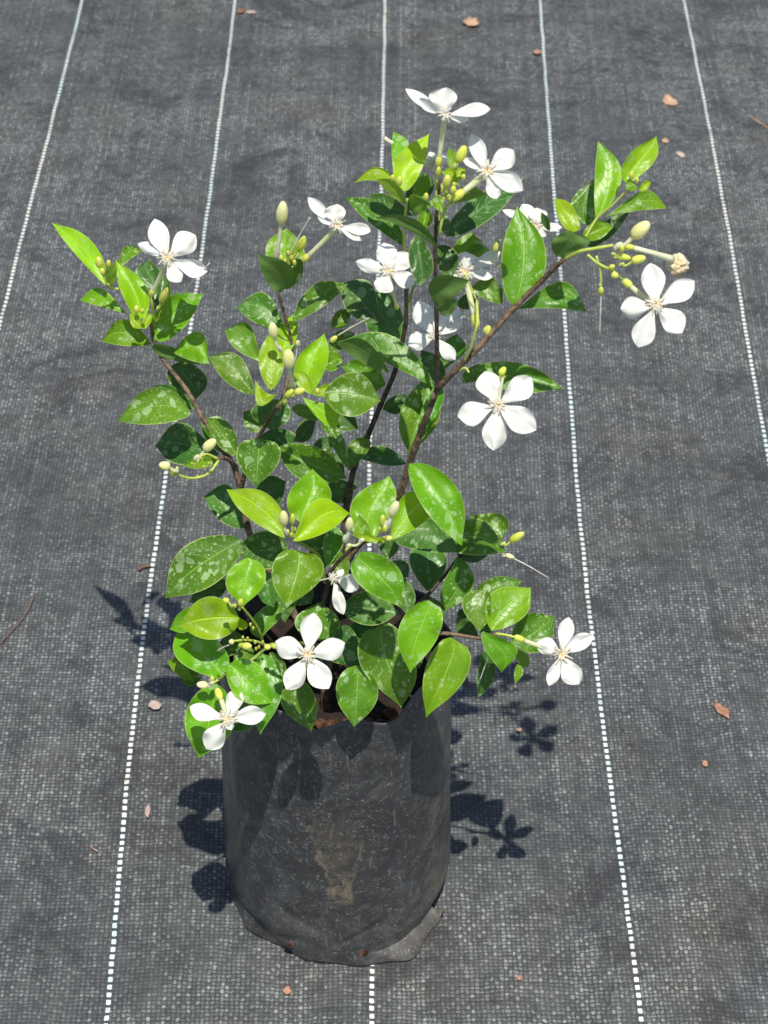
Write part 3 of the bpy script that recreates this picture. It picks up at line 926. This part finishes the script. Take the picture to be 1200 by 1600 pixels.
leaf(Z7, (350, 850), (200, 800), (280, 750), (260, 860), -.025, 'd')
leaf(Z7, (370, 780), (430, 840), (440, 770), (360, 830), -.030, 'd')
leaf(Z7, (600, 800), (680, 720), (610, 740), (670, 790), -.025, 'd')

order = sorted(range(len(LEAVES)), key=lambda i: -LEAVES[i][0])
keep = set(order[:100])
for i, (ar, V, F, U, mat) in enumerate(LEAVES):
    if i in keep:
        o = mesh_obj('leaf', V, F, M[mat], shrub, U)
rest = [LEAVES[i] for i in order[100:]]
V = []; F = []; U = []; FM = []
mk = ['y', 'g', 'm', 'd']
for (ar, v, f, u, mat) in rest:
    b = len(V); V += v; U += u
    F += [tuple(k+b for k in q) for q in f]; FM += [mk.index(mat)]*len(f)
if V:
    o = mesh_obj('foliage', V, F, [M[k] for k in mk], shrub, U, fmat=FM)
    o['kind'] = 'stuff'

# --- stems
def branch(name, pts, r0, r1, mat, knots=True):
    P = spline([at(*p) for p in pts], 7)
    n = len(P)
    rad = []
    rnd = random.Random(len(pts)*31+int(pts[0][0]))
    for i in range(n):
        t = i/(n-1)
        r = (r0 + (r1-r0)*t)*.70
        if knots: r *= 1+.10*noise.noise(Vector((i*.7, pts[0][0], 0))) + (.16 if i % 7 == 0 and 0 < i < n-1 else 0)
        rad.append(r)
    G = Geo(); G.tube(P, rad, 10)
    return G.build(name, M[mat], shrub)
s0 = (512, 1120, -.03)
branch('trunk', [(512, 1135, -.030), (508, 1090, -.028), (512, 1040, -.022), (518, 970, -.012), (530, 900, -.002)], .0052, .0040, 'bark')
branch('branch', [(530, 900, -.002), (560, 850, .0), (598, 810, .0), (625, 770, -.002), (648, 700, -.004), (683, 608, -.010)], .0038, .0031, 'bark')
branch('branch', [(683, 608, -.010), (712, 578, -.018), (745, 545, -.028), (800, 485, -.045), (845, 440, -.060), (882, 404, -.072)], .0031, .0021, 'bark')
branch('branch', [(683, 610, -.012), (683, 560, -.014), (682, 490, -.016), (680, 400, -.014), (682, 340, -.010), (688, 280, -.006)], .0023, .0015, 'darkbark')
branch('branch', [(530, 900, -.002), (540, 800, .015), (555, 725, .030), (573, 685, .038), (595, 632, .040), (617, 580, .040), (633, 510, .036), (635, 450, .032), (634, 405, .03)], .0034, .0017, 'darkbark')
branch('branch', [(512, 1060, -.024), (480, 1000, -.006), (440, 920, .012), (402, 860, .025), (386, 820, .034), (376, 765, .040), (366, 728, .044)], .0040, .0031, 'bark')
branch('branch', [(366, 728, .044), (345, 698, .050), (318, 655, .060), (292, 610, .072), (255, 562, .082), (240, 530, .086), (236, 505, .082)], .0030, .0018, 'bark')
branch('branch', [(366, 728, .044), (362, 722, .035), (352, 716, .028), (340, 717, .020)], .0026, .0016, 'bark')
branch('branch', [(376, 765, .040), (388, 720, .034), (402, 688, .026), (420, 655, .016), (436, 632, .008)], .0026, .0018, 'bark')
branch('branch', [(436, 640, .020), (450, 590, .040), (456, 540, .050), (447, 500, .052), (434, 456, .048)], .0018, .0014, 'bark')
branch('branch', [(500, 960, -.020), (510, 925, -.035), (516, 895, -.045), (545, 862, -.055), (580, 842, -.066)], .0026, .0014, 'darkbark')
branch('branch', [(508, 910, -.040), (498, 870, -.045), (480, 855, -.050), (462, 845, -.056)], .0020, .0013, 'greenstem')
branch('branch', [(506, 1010, -.020), (460, 1005, -.050), (420, 1010, -.075), (395, 1030, -.085), (362, 1045, -.094), (342, 1062, -.100)], .0024, .0014, 'greenstem')
branch('branch', [(412, 1008, -.078), (405, 985, -.084), (392, 965, -.086), (378, 948, -.088)], .0014, .0010, 'greenstem')
branch('branch', [(600, 1000, -.020), (640, 955, -.012), (668, 930, -.008), (700, 893, .000), (720, 868, .004), (760, 842, .006), (782, 848, .002)], .0022, .0012, 'darkbark')
branch('branch', [(530, 1020, -.020), (600, 1010, -.035), (660, 992, -.045), (700, 990, -.050), (750, 997, -.055), (775, 990, -.060)], .0026, .0014, 'bark')
branch('branch', [(634, 420, .030), (631, 380, .022), (633, 340, .012), (636, 310, .004)], .0013, .0012, 'limestem', False)
branch('branch', [(882, 404, -.072), (905, 393, -.078), (930, 388, -.080), (958, 383, -.080)], .0016, .0013, 'limestem', False)
branch('branch', [(905, 388, -.070), (932, 342, -.062), (955, 322, -.064), (977, 300, -.066)], .0013, .0009, 'limestem', False)

def twig(pts, w0, w1, mat='limestem', parent=None, name='twig'):
    P = spline([at(*p) for p in pts], 6)
    n = len(P)
    G = Geo(); G.tube(P, [(w0+(w1-w0)*i/(n-1)) for i in range(n)], 8)
    return G.build(name, M[mat], parent or shrub)
twig([(918, 398, -.080), (935, 412, -.082), (955, 422, -.083), (968, 432, -.083), (980, 442, -.082)], .0009, .0009)
twig([(932, 400, -.080), (938, 425, -.082), (939, 450, -.083)], .0008, .0008)
twig([(236, 505, .082), (222, 480, .086), (200, 455, .090), (172, 450, .094)], .0012, .0008)
twig([(236, 500, .082), (238, 480, .076), (236, 465, .075), (237, 455, .075)], .0009, .0007)
twig([(245, 505, .082), (255, 478, .084), (258, 465, .084)], .0009, .0008, 'greenstem')
twig([(688, 285, -.006), (700, 310, -.010), (735, 300, -.014), (757, 305, -.016)], .0009, .0008)
twig([(684, 370, -.012), (695, 330, -.008), (706, 310, -.008), (712, 285, -.006)], .0010, .0008)
twig([(686, 345, -.010), (682, 310, -.004), (683, 275, .0)], .0010, .0008)
twig([(340, 717, .020), (325, 710, .016), (315, 712, .012), (308, 722, .008)], .0010, .0007)
twig([(342, 719, .020), (325, 740, .010), (300, 747, .004), (272, 740, -.002)], .0010, .0007)
twig([(725, 565, -.022), (735, 545, -.030), (742, 520, -.034), (746, 502, -.034), (745, 470, -.02)], .0009, .0009)
twig([(700, 590, -.014), (725, 575, -.024), (733, 582, -.03)], .0008, .0007)
twig([(745, 470, -.02), (730, 435, -.01), (730, 425, -.005)], .0006, .0006)
twig([(420, 1010, -.075), (400, 1002, -.088), (380, 1000, -.095), (362, 1002, -.1)], .0009, .0006)
twig([(415, 1012, -.078), (425, 1006, -.09), (440, 1007, -.11)], .0009, .0007)
twig([(342, 1062, -.100), (330, 1068, -.106), (320, 1070, -.108)], .0008, .0006)
twig([(775, 990, -.060), (795, 993, -.062), (815, 1000, -.064)], .0010, .0008)
twig([(650, 435, .03), (640, 470, .04), (636, 490, .038)], .0009, .0009, 'greenstem')
twig([(560, 850, -.058), (548, 852, -.062), (540, 860, -.064)], .0009, .0008)
twig([(455, 600, -.002), (452, 608, .0), (448, 620, .006), (436, 634, .010)], .0014, .0014, 'greenstem')
twig([(602, 840, -.072), (590, 843, -.066), (575, 846, -.06)], .0012, .0012, 'greenstem')

# --- buds
def bud(Z, base, tip, w, Y, mat='bud', stalk=None, sw=10, Ys=None, skew=.18):
    b = px(Z, base); t = px(Z, tip)
    P0, P1 = at(b[0], b[1], Y), at(t[0], t[1], Y-.002)
    mpp = (P0-CAM).length/FPX
    G = Geo(); P1 = P0 + (P1-P0)*.94
    G.blob(P0, P1, w/Z[2]*mpp*.88, 0, skew=skew)
    mats = [M[mat], M['tube'] if mat == 'bud' else M['limestem']]
    if stalk:
        q = px(Z, stalk)
        Q = at(q[0], q[1], Y if Ys is None else Ys)
        r = sw/Z[2]*mpp*.5
        mid = Q.lerp(P0, .5)+Vector((0, -.001, -.0012))
        G.tube(spline([Q, mid, P0+(P1-P0)*.12], 5), [r*(1.35-.5*min(1, i/4)) for i in range(11)], 8, 1)
        G.blob(Q+(Q-P0).normalized()*r*1.6, Q+(P0-Q).normalized()*r*3.0, r*3.0, 1)
    return G.build('bud', mats, shrub)
bud(Z2, (238, 208), (248, 98), 62, .045, stalk=(215, 362), sw=20)
bud(Z2, (322, 332), (350, 265), 44, .040, 'budgreen', (300, 372), 18)
bud(Z2, (205, 742), (195, 670), 52, .010, stalk=(235, 800), sw=16)
bud(Z2, (276, 882), (270, 795), 66, -.030, stalk=(292, 970), sw=24, Ys=-.016)
bud(Z2, (470, 762), (500, 735), 30, .050, 'budgreen')
bud(Z2, (302, 1000), (350, 985), 38, -.025, 'budgreen', (280, 1010), 14)
bud(Z2, (260, 1020), (295, 985), 36, -.024, 'budgreen', (255, 1050), 14)
bud(Z2, (408, 1005), (407, 980), 26, -.020, 'budgreen')
bud(Z2, (315, 782), (316, 755), 24, .000, 'bud', (300, 860), 8)
bud(Z2, (190, 968), (191, 950), 16, -.008, 'budgreen')
for x, y, w in ((238, 370, 30), (285, 368, 26), (270, 345, 22), (300, 390, 24), (255, 385, 22), (285, 345, 20)):
    bud(Z2, (x, y+w*.5), (x, y-w*.5), w*.9, .038, 'budgreen', (250, 430), 9)
bud(Z1, (778, 1268), (832, 1218), 54, .020, stalk=(738, 1310), sw=18)
bud(Z1, (617, 1345), (562, 1338), 46, -.004, stalk=(650, 1370), sw=12)
bud(Z1, (632, 1390), (625, 1352), 30, -.002, 'budgreen')
bud(Z1, (652, 1375), (650, 1345), 20, -.002, 'bud')
for x, y in ((690, 1400), (745, 1395), (775, 1350), (760, 1310), (720, 1335), (800, 1335)):
    bud(Z1, (x, y+8), (x, y-10), 14, .008, 'budgreen', (x+12, y-2), 5)
bud(Z1, (288, 412), (280, 362), 40, .080, 'budgreen')
bud(Z1, (328, 412), (330, 378), 26, .082, 'budgreen')
bud(Z1, (300, 445), (300, 418), 28, .078, 'budgreen', (330, 500), 10)
bud(Z1, (573, 575), (607, 505), 42, .075, 'budgreen', (560, 610), 14)
bud(Z1, (460, 625), (460, 592), 30, .066, 'budgreen')
bud(Z1, (487, 628), (487, 606), 20, .066, 'budgreen')
bud(Z4, (762, 600), (852, 520), 82, -.080, stalk=(680, 655), sw=26)
bud(Z4, (756, 726), (834, 706), 50, -.086, 'budgreen', (700, 745), 14)
bud(Z4, (678, 700), (758, 712), 40, -.084, 'budgreen', (660, 690), 14)
bud(Z4, (706, 676), (706, 644), 30, -.086, 'budgreen')
bud(Z4, (640, 762), (670, 750), 30, -.084, 'budgreen')
bud(Z4, (650, 795), (690, 805), 40, -.084, 'budgreen')
bud(Z4, (595, 900), (598, 860), 36, -.083, 'budgreen', (594, 852), 14)
bud(Z4, (755, 298), (755, 262), 30, -.078, 'budgreen')
bud(Z4, (785, 318), (785, 292), 24, -.080, 'budgreen')
bud(Z4, (0, 1110), (18, 1062), 32, -.055, 'budgreen')
bud(Z4, (70, 1320), (100, 1275), 42, -.030, 'budgreen', (60, 1345), 14)
bud(Z4, (45, 675), (52, 625), 34, -.010, 'budgreen')
bud(Z3, (658, 498), (704, 398), 66, -.012, 'budgreen', (640, 530), 22)
bud(Z3, (588, 645), (600, 572), 52, -.016, 'budgreen', (590, 680), 18)
bud(Z3, (630, 680), (632, 640), 40, -.018, 'budgreen', (600, 700), 12)
bud(Z3, (636, 640), (636, 618), 26, -.016, 'budgreen')
bud(Z3, (690, 600), (692, 570), 30, -.012, 'budgreen')
bud(Z3, (540, 580), (548, 525), 36, -.006, 'budgreen')
bud(Z3, (575, 735), (575, 705), 24, -.014, 'budgreen')
bud(Z3, (560, 670), (600, 660), 34, -.012, 'budgreen')
bud(Z3, (274, 608), (276, 574), 32, -.006, 'budgreen')
bud(Z3, (312, 635), (318, 582), 42, -.010, 'budgreen')
bud(Z3, (468, 722), (474, 680), 36, -.024, 'budgreen')
bud(Z3, (878, 1026), (884, 968), 40, -.005, 'budgreen', (900, 960), 12)
bud(Z3, (815, 1500), (845, 1455), 40, -.045, 'budgreen')
bud(Z5, (694, 338), (690, 264), 56, -.085, stalk=(705, 385), sw=20)
bud(Z5, (738, 336), (740, 280), 34, -.082, 'budgreen', (735, 395), 13)
bud(Z5, (750, 375), (750, 352), 22, -.078, 'budgreen', (740, 405), 8)
bud(Z5, (715, 392), (712, 365), 24, -.084, 'budgreen')
bud(Z5, (733, 405), (733, 382), 22, -.084, 'budgreen')
bud(Z5, (1040, 368), (1044, 300), 50, -.080, stalk=(1020, 420), sw=24)
bud(Z5, (290, 1195), (225, 1188), 46, -.118, 'bud', (312, 1180), 18)
bud(Z5, (312, 1176), (312, 1146), 30, -.116, 'budgreen')
bud(Z5, (474, 985), (522, 985), 44, -.108, 'budgreen')
bud(Z5, (455, 985), (480, 975), 26, -.106, 'budgreen')
bud(Z5, (592, 990), (624, 990), 36, -.106, 'budgreen')
bud(Z5, (428, 962), (398, 962), 32, -.106, 'bud')
bud(Z5, (400, 748), (368, 735), 34, -.096, 'budgreen', (430, 775), 12)
bud(Z5, (462, 768), (464, 736), 38, -.096, 'budgreen', (455, 790), 12)
bud(Z5, (435, 780), (432, 760), 22, -.095, 'budgreen')
for x, y in ((500, 945), (475, 940), (540, 965), (560, 990), (545, 1000), (580, 965), (530, 890), (515, 870)):
    bud(Z5, (x, y+8), (x, y-9), 17, -.096, 'budgreen')
bud(Z6, (385, 368), (422, 288), 60, -.090, stalk=(360, 430), sw=30)
bud(Z6, (338, 425), (342, 362), 38, -.088, 'budgreen', (345, 460), 16)
bud(Z6, (352, 455), (354, 420), 32, -.092, 'budgreen')
bud(Z6, (362, 492), (393, 488), 34, -.092, 'budgreen')
bud(Z6, (325, 455), (322, 430), 20, -.090, 'budgreen')
bud(Z6, (170, 530), (148, 526), 24, -.080, 'bud', (230, 500), 16)
bud(Z7, (550, 262), (639, 206), 58, -.005, 'budgreen', (498, 282), 18)
bud(Z7, (520, 345), (578, 368), 34, -.006, 'bud', (495, 338), 14)

# spent flowers: only the thread-like style is left
def style(Z, a, b, Y):
    a = px(Z, a); b = px(Z, b)
    A_, B_ = at(a[0], a[1], Y), at(b[0], b[1], Y-.004)
    G = Geo(); G.tube(spline([A_, A_.lerp(B_, .5)+Vector((0, 0, .0006)), B_], 6), [.0005]*7+[.00035]*6, 6)
    G.build('style', M['filament'], shrub)
style(Z4, (597, 895), (590, 1106), -.084)
style(Z7, (575, 372), (788, 492), -.006)
style(Z2, (270, 365), (373, 178), .036)
style(Z2, (500, 735), (650, 650), .046)
style(Z1, (668, 545), (803, 392), .084)
style(Z7, (412, 990), (360, 1130), -.078)
style(Z5, (340, 1010), (400, 980), -.108)
style(Z5, (870, 642), (945, 625), -.072)

# --- flowers
def flower(Z, centre, petals, Y, tube=None, n=None, tw=26, st=1.0, Yt=None, star=True, label=None):
    c = px(Z, centre)
    N = Vector(n).normalized() if n else (TOCAM+Vector((0, 0, .15))).normalized()
    C = at(c[0], c[1], Y)
    mpp = (C-CAM).length/FPX
    fl = empty('flower', C, shrub)
    if label: fl['label'] = label
    rnd = random.Random(int(c[0]*7+c[1]))
    for k, pt in enumerate(petals):
        (tx, ty), w = pt[0], pt[1]
        NN = N
        if len(pt) > 2: NN = Vector(pt[2]).normalized()
        t = px(Z, (tx, ty)); w = w/Z[2]
        dx, dy = t[0]-c[0], t[1]-c[1]; L = math.hypot(dx, dy)
        qx, qy = -dy/L, dx/L
        sk = rnd.uniform(-.12, .12)*w
        mx, my = c[0]+dx*.6, c[1]+dy*.6
        A = (mx+qx*(w*.52+sk), my+qy*(w*.52+sk)); B = (mx-qx*(w*.52-sk), my-qy*(w*.52-sk))
        NN = (NN + Vector((rnd.uniform(-.12, .12), rnd.uniform(-.1, .1), rnd.uniform(-.1, .1)))).normalized()
        V, F, U, ar = blade(c, t, A, B, Y-.0006*k, NN, .80, rnd.uniform(.25, .6)*rnd.choice((-1, 1, 1)), rnd.uniform(.0, .45), False, 18, 12, t0=rnd.uniform(.60, .68), wav=.6, seed=int(c[0])+k)
        mesh_obj('petal', V, F, M['petal'], fl, U)
    if star:
        G = Geo()
        u = N.cross(Vector((0, 0, 1))).normalized(); v = N.cross(u)
        R = 20*mpp*st
        for k in range(24):
            a = 2*math.pi*k/24 + rnd.uniform(-.15, .15)
            el = rnd.uniform(.35, 1.1)
            ln = R*rnd.uniform(.55, 1.0)
            d = (u*math.cos(a) + v*math.sin(a))
            p1 = C + d*R*.08 + N*.0008
            p2 = C + d*ln*.5*math.cos(el) + N*ln*.65
            p3 = C + d*ln*math.cos(el*.7) + N*ln*.75*math.sin(el) + Vector((rnd.uniform(-1, 1), rnd.uniform(-1, 1), rnd.uniform(-1, 1)))*R*.12
            G.tube(spline([p1, p2, p3], 4), [.0008]*5+[.0005]*4, 5, 0)
        for k in range(8):
            a = 2*math.pi*k/8 + rnd.uniform(-.3, .3)
            d = (u*math.cos(a) + v*math.sin(a))
            p1 = C + N*R*.30 + d*R*rnd.uniform(.05, .18)
            G.tube(spline([p1, p1+N*R*.25+d*R*.12], 2), [.0005, .0009, .0004], 6, 1)
        G.blob(C-N*.001, C+N*R*.35, R*.45, 1, 8, 6)
        G.build('stamens', [M['filament'], M['anther']], fl)
    if tube:
        q = px(Z, tube)
        Q = at(q[0], q[1], Y+.006 if Yt is None else Yt)
        r = tw/Z[2]*mpp*.5
        C2 = C - N*.0015
        G = Geo()
        G.tube(spline([Q, Q.lerp(C2, .5)+Vector((0, .001, -.001)), C2], 6), [r*(.75+.35*(i/12)**2) for i in range(13)], 10, 0)
        G.blob(Q-(C2-Q).normalized()*r*1.8, Q+(C2-Q).normalized()*r*2.6, r*2.5, 1)
        G.build('corolla_tube', [M['tube'], M['budgreen']], fl)
    return fl
UP = (0, -.45, .9)
flower(Z1, (605, 372), [((545, 185), 95), ((738, 262), 112), ((465, 303), 52), ((793, 432), 82), ((668, 482), 74)], .070, (532, 535), tw=26)
flower(Z2, (500, 222), [((500, 116), 98, (0, -.9, .4)), ((363, 84), 56, UP), ((408, 170), 34, UP), ((664, 238), 56, UP), ((612, 288), 40, UP)], .035, (350, 372), tw=26, st=.8, Yt=.04)
flower(Z2, (742, 435), [((718, 298), 96), ((588, 385), 64), ((838, 345), 88), ((700, 530), 92, UP), ((865, 492), 78, UP)], -.030, (780, 600), tw=20, Yt=.0)
flower(Z3, (582, 225), [((592, 62), 160, (0, -.9, .35)), ((350, 70), 66, UP), ((428, 125), 62, (-.3, -.9, -.1)), ((849, 188), 80, UP), ((725, 250), 50, (.2, -.9, .1))], -.004, (545, 500), tw=34, st=.75, Yt=-.004)
flower(Z3, (826, 560), [((735, 333), 92), ((686, 482), 56, UP), ((985, 430), 122), ((1040, 668), 118), ((886, 716), 88)], -.028, (652, 700), tw=44, st=1.05, Yt=-.016)
flower(Z4, (262, 545), [((82, 460), 44, UP), ((185, 430), 85), ((262, 448), 95), ((394, 550), 44, UP), ((308, 598), 44)], .010, None, st=.7)
flower(Z4, (880, 958), [((852, 736), 122), ((1084, 828), 112), ((1020, 1102), 124), ((788, 1174), 118), ((698, 975), 112)], -.108, (730, 838), tw=34, st=1.1, Yt=-.084)
flower(Z0, (777, 634), [((758, 580), 37), ((830, 589), 38), ((715, 650), 37), ((838, 672), 40), ((771, 704), 38)], -.062, (786, 588), tw=7, st=1.05, Yt=-.03)
flower(Z3, (700, 1150), [((700, 1024), 118, (0, -.95, .3)), ((908, 1025), 74, UP), ((868, 1165), 60, UP), ((628, 1160), 44, UP)], .004, (762, 1435), tw=40, st=.95, Yt=-.020)
flower(Z2, (958, 735), [((878, 572), 100), ((1088, 622), 92), ((834, 780), 88), ((1054, 848), 66), ((990, 600), 60)], .020, None, st=.6)
flower(Z5, (958, 622), [((1010, 818), 66), ((1092, 680), 100, (0, -.8, .2)), ((1010, 575), 40)], -.052, None, st=.6)
flower(Z5, (820, 1032), [((852, 808), 114), ((1018, 968), 114), ((932, 1212), 124), ((708, 1217), 112), ((648, 960), 118)], -.128, (640, 985), tw=24, st=1.1, Yt=-.11)
flower(Z5, (395, 1372), [((462, 1212), 90), ((598, 1348), 98), ((282, 1534), 118), ((191, 1308), 92, UP), ((415, 1432), 44)], -.136, (345, 1235), tw=34, st=1.1, Yt=-.12,
       label='ragged bloom with a crumpled lower petal')
flower(Z7, (868, 968), [((915, 736), 98), ((1070, 850), 100), ((980, 1157), 130), ((788, 1166), 78), ((710, 900), 108)], -.070, (600, 868), tw=34, st=1.05, Yt=-.066)
flower(Z3, (528, 512), [((448, 490), 56, UP), ((598, 478), 52, UP), ((490, 440), 50), ((560, 455), 44)], .022, None, st=.7)
twig([(601, 215, .03), (606, 219, .03), (614, 224, .03)], .0012, .0012, 'filament', name='petal_tip')

# wilted bloom on the right branch: a crumpled ball of browning petals
wf = empty('wilted_flower', at(1060, 415, -.088), shrub)
wf['label'] = 'wilted bloom, crumpled and browning'
v = []; f = []
C = at(1059, 414, -.072)
for i in range(21):
    for k in range(28):
        t = math.pi*i/20; a = 2*math.pi*k/28
        d = Vector((math.sin(t)*math.cos(a), math.sin(t)*math.sin(a), math.cos(t)))
        r = .0076*(1-.55*abs(noise.noise(d*1.9+Vector((3, 1, 9))))*1.6+.10*noise.noise(d*5))
        v.append(C+d*r)
for i in range(20):
    for k in range(28):
        f.append((i*28+k, (i+1)*28+k, (i+1)*28+(k+1) % 28, i*28+(k+1) % 28))
mesh_obj('shrivelled_petals', v, f, M['wilted'], wf)
G = Geo()
G.tube(spline([at(978, 384, -.08), at(1012, 393, -.083), at(1050, 405, -.074)], 6), [.0018-.0004*math.sin(i/12*3) + .0008*(i/12)**3 for i in range(13)], 10)
G.build('corolla_tube', M['petal'], wf)
bud(Z4, (718, 650), (775, 655), 36, -.081, 'budgreen', (690, 655), 18)

# ------------------------------------------------------------------ scraps on the ground cover
def scrap(name, x, y, w, h, ang, mat, label, cat, lift=.0015):
    p = on_ground(x, y, .0)
    sx = w*.85/1750*.5*(p-CAM).length/1.6; sy = h*.85/1300*.5*(p-CAM).length/1.6
    rnd = random.Random(int(x*3+y))
    n = 18; v = []; f = []
    for r_, rr in enumerate((0, .5, 1)):
        for k in range(n):
            a = 2*math.pi*k/n
            q = rr*(1+.38*noise.noise(Vector((math.cos(a)*1.7, math.sin(a)*1.7, x*.1)))+.2*noise.noise(Vector((math.cos(a)*4, math.sin(a)*4, y*.1))))
            lx, ly = math.cos(a)*q*sx, math.sin(a)*q*sy
            z = lift + sx*.35*rr*(noise.noise(Vector((math.cos(a)*1.3, math.sin(a)*1.3, x)))+.5)
            X = lx*math.cos(ang)-ly*math.sin(ang); Y = lx*math.sin(ang)+ly*math.cos(ang)
            v.append((p.x+X, p.y+Y, z+.001))
    for r_ in range(2):
        for k in range(n):
            f.append((r_*n+k, (r_+1)*n+k, (r_+1)*n+(k+1) % n, r_*n+(k+1) % n))
    m0 = len(v)
    v += [(a, b, max(.0003, c-.0009)) for (a, b, c) in v[:m0]]
    f += [tuple(q+m0 for q in fc)[::-1] for fc in f]
    for k in range(n):
        f.append((2*n+k, m0+2*n+k, m0+2*n+(k+1) % n, 2*n+(k+1) % n))
    o = mesh_obj(name, v, f, M[mat])
    tag(o, label, cat, 'dry scraps lying on the mat')
    return o
scrap('dry_leaf_scrap', 736, 38, 26, 16, -.75, 'dryleaf', 'largest tan dry scrap, long and narrow, near the top edge right of the middle line', 'leaf scrap')
scrap('dry_leaf_scrap', 1046, 161, 19, 24, .3, 'dryleaf', 'ragged lobed tan scrap on the mat above the right branch, beside the last white line', 'leaf scrap')
scrap('dry_leaf_scrap', 1128, 1113, 15, 24, .5, 'dryorange', 'bright orange scrap on the mat at the lower right', 'leaf scrap')
scrap('dry_leaf_scrap', 839, 84, 11, 9, 0, 'dryorange', 'small orange scrap touching the left side of the white line at the top', 'leaf scrap')
scrap('dry_leaf_scrap', 1063, 244, 10, 12, .4, 'drypale', 'pinkish chip below the lobed tan scrap, lower one of two', 'leaf scrap')
scrap('dry_leaf_scrap', 1039, 223, 10, 9, 0, 'dryleaf', 'dull pale chip just below the lobed tan scrap, upper one of two', 'leaf scrap')
scrap('dry_leaf_scrap', 376, 20, 12, 11, 0, 'drybrown', 'reddish brown scrap at the top beside the second white line', 'leaf scrap')
scrap('dry_leaf_scrap', 392, 22, 13, 7, -.1, 'drypale', 'pale pink flake right of the reddish brown scrap at the top', 'leaf scrap')
scrap('dry_leaf_scrap', 243, 1105, 17, 14, .2, 'drypale', 'pale crumpled flake on the mat left of the lowest leaves', 'leaf scrap')
scrap('wood_chip', 231, 1270, 8, 16, .1, 'drypale', 'pale pink square chip on the mat left of the black bag', 'chip')
scrap('dry_leaf_scrap', 1101, 1196, 8, 9, 0, 'dryorange', 'tiny orange crumb below the bright orange scrap', 'leaf scrap')
scrap('dry_leaf_scrap', 812, 1531, 8, 7, 0, 'dryorange', 'tiny orange crumb at the bottom, right of the bag', 'leaf scrap')
scrap('dry_leaf_scrap', 449, 1551, 12, 11, 0, 'dryorange', 'rust brown crumb on the mat in front of the bag', 'leaf scrap')
scrap('wood_chip', 811, 1143, 8, 6, 0, 'dryorange', 'orange fleck on the mat below the lowest right flower', 'chip')
def ground_twig(pts, r, label):
    G = Geo(); G.tube(spline([on_ground(x, y, .0022) for x, y in pts], 6), r, 6)
    o = G.build('dry_twig', M['drybrown'] if label.startswith('thin curved') or r > .001 else M['dryleaf']); tag(o, label, 'twig', 'dry scraps lying on the mat')
ground_twig([(0, 1005), (18, 985), (38, 962), (54, 930)], .00055, 'thin curved brown twig on the mat at the left edge')
ground_twig([(1170, 180), (1185, 190), (1200, 200)], .0008, 'thin straight tan twig on the mat at the right edge')
ground_twig([(216, 890), (226, 885), (236, 884)], .0012, 'short reddish twig bit beside the left white line near the large leaf')
ground_twig([(141, 1322), (147, 1327), (153, 1330)], .0005, 'tiny pale bent straw on the mat at the lower left')
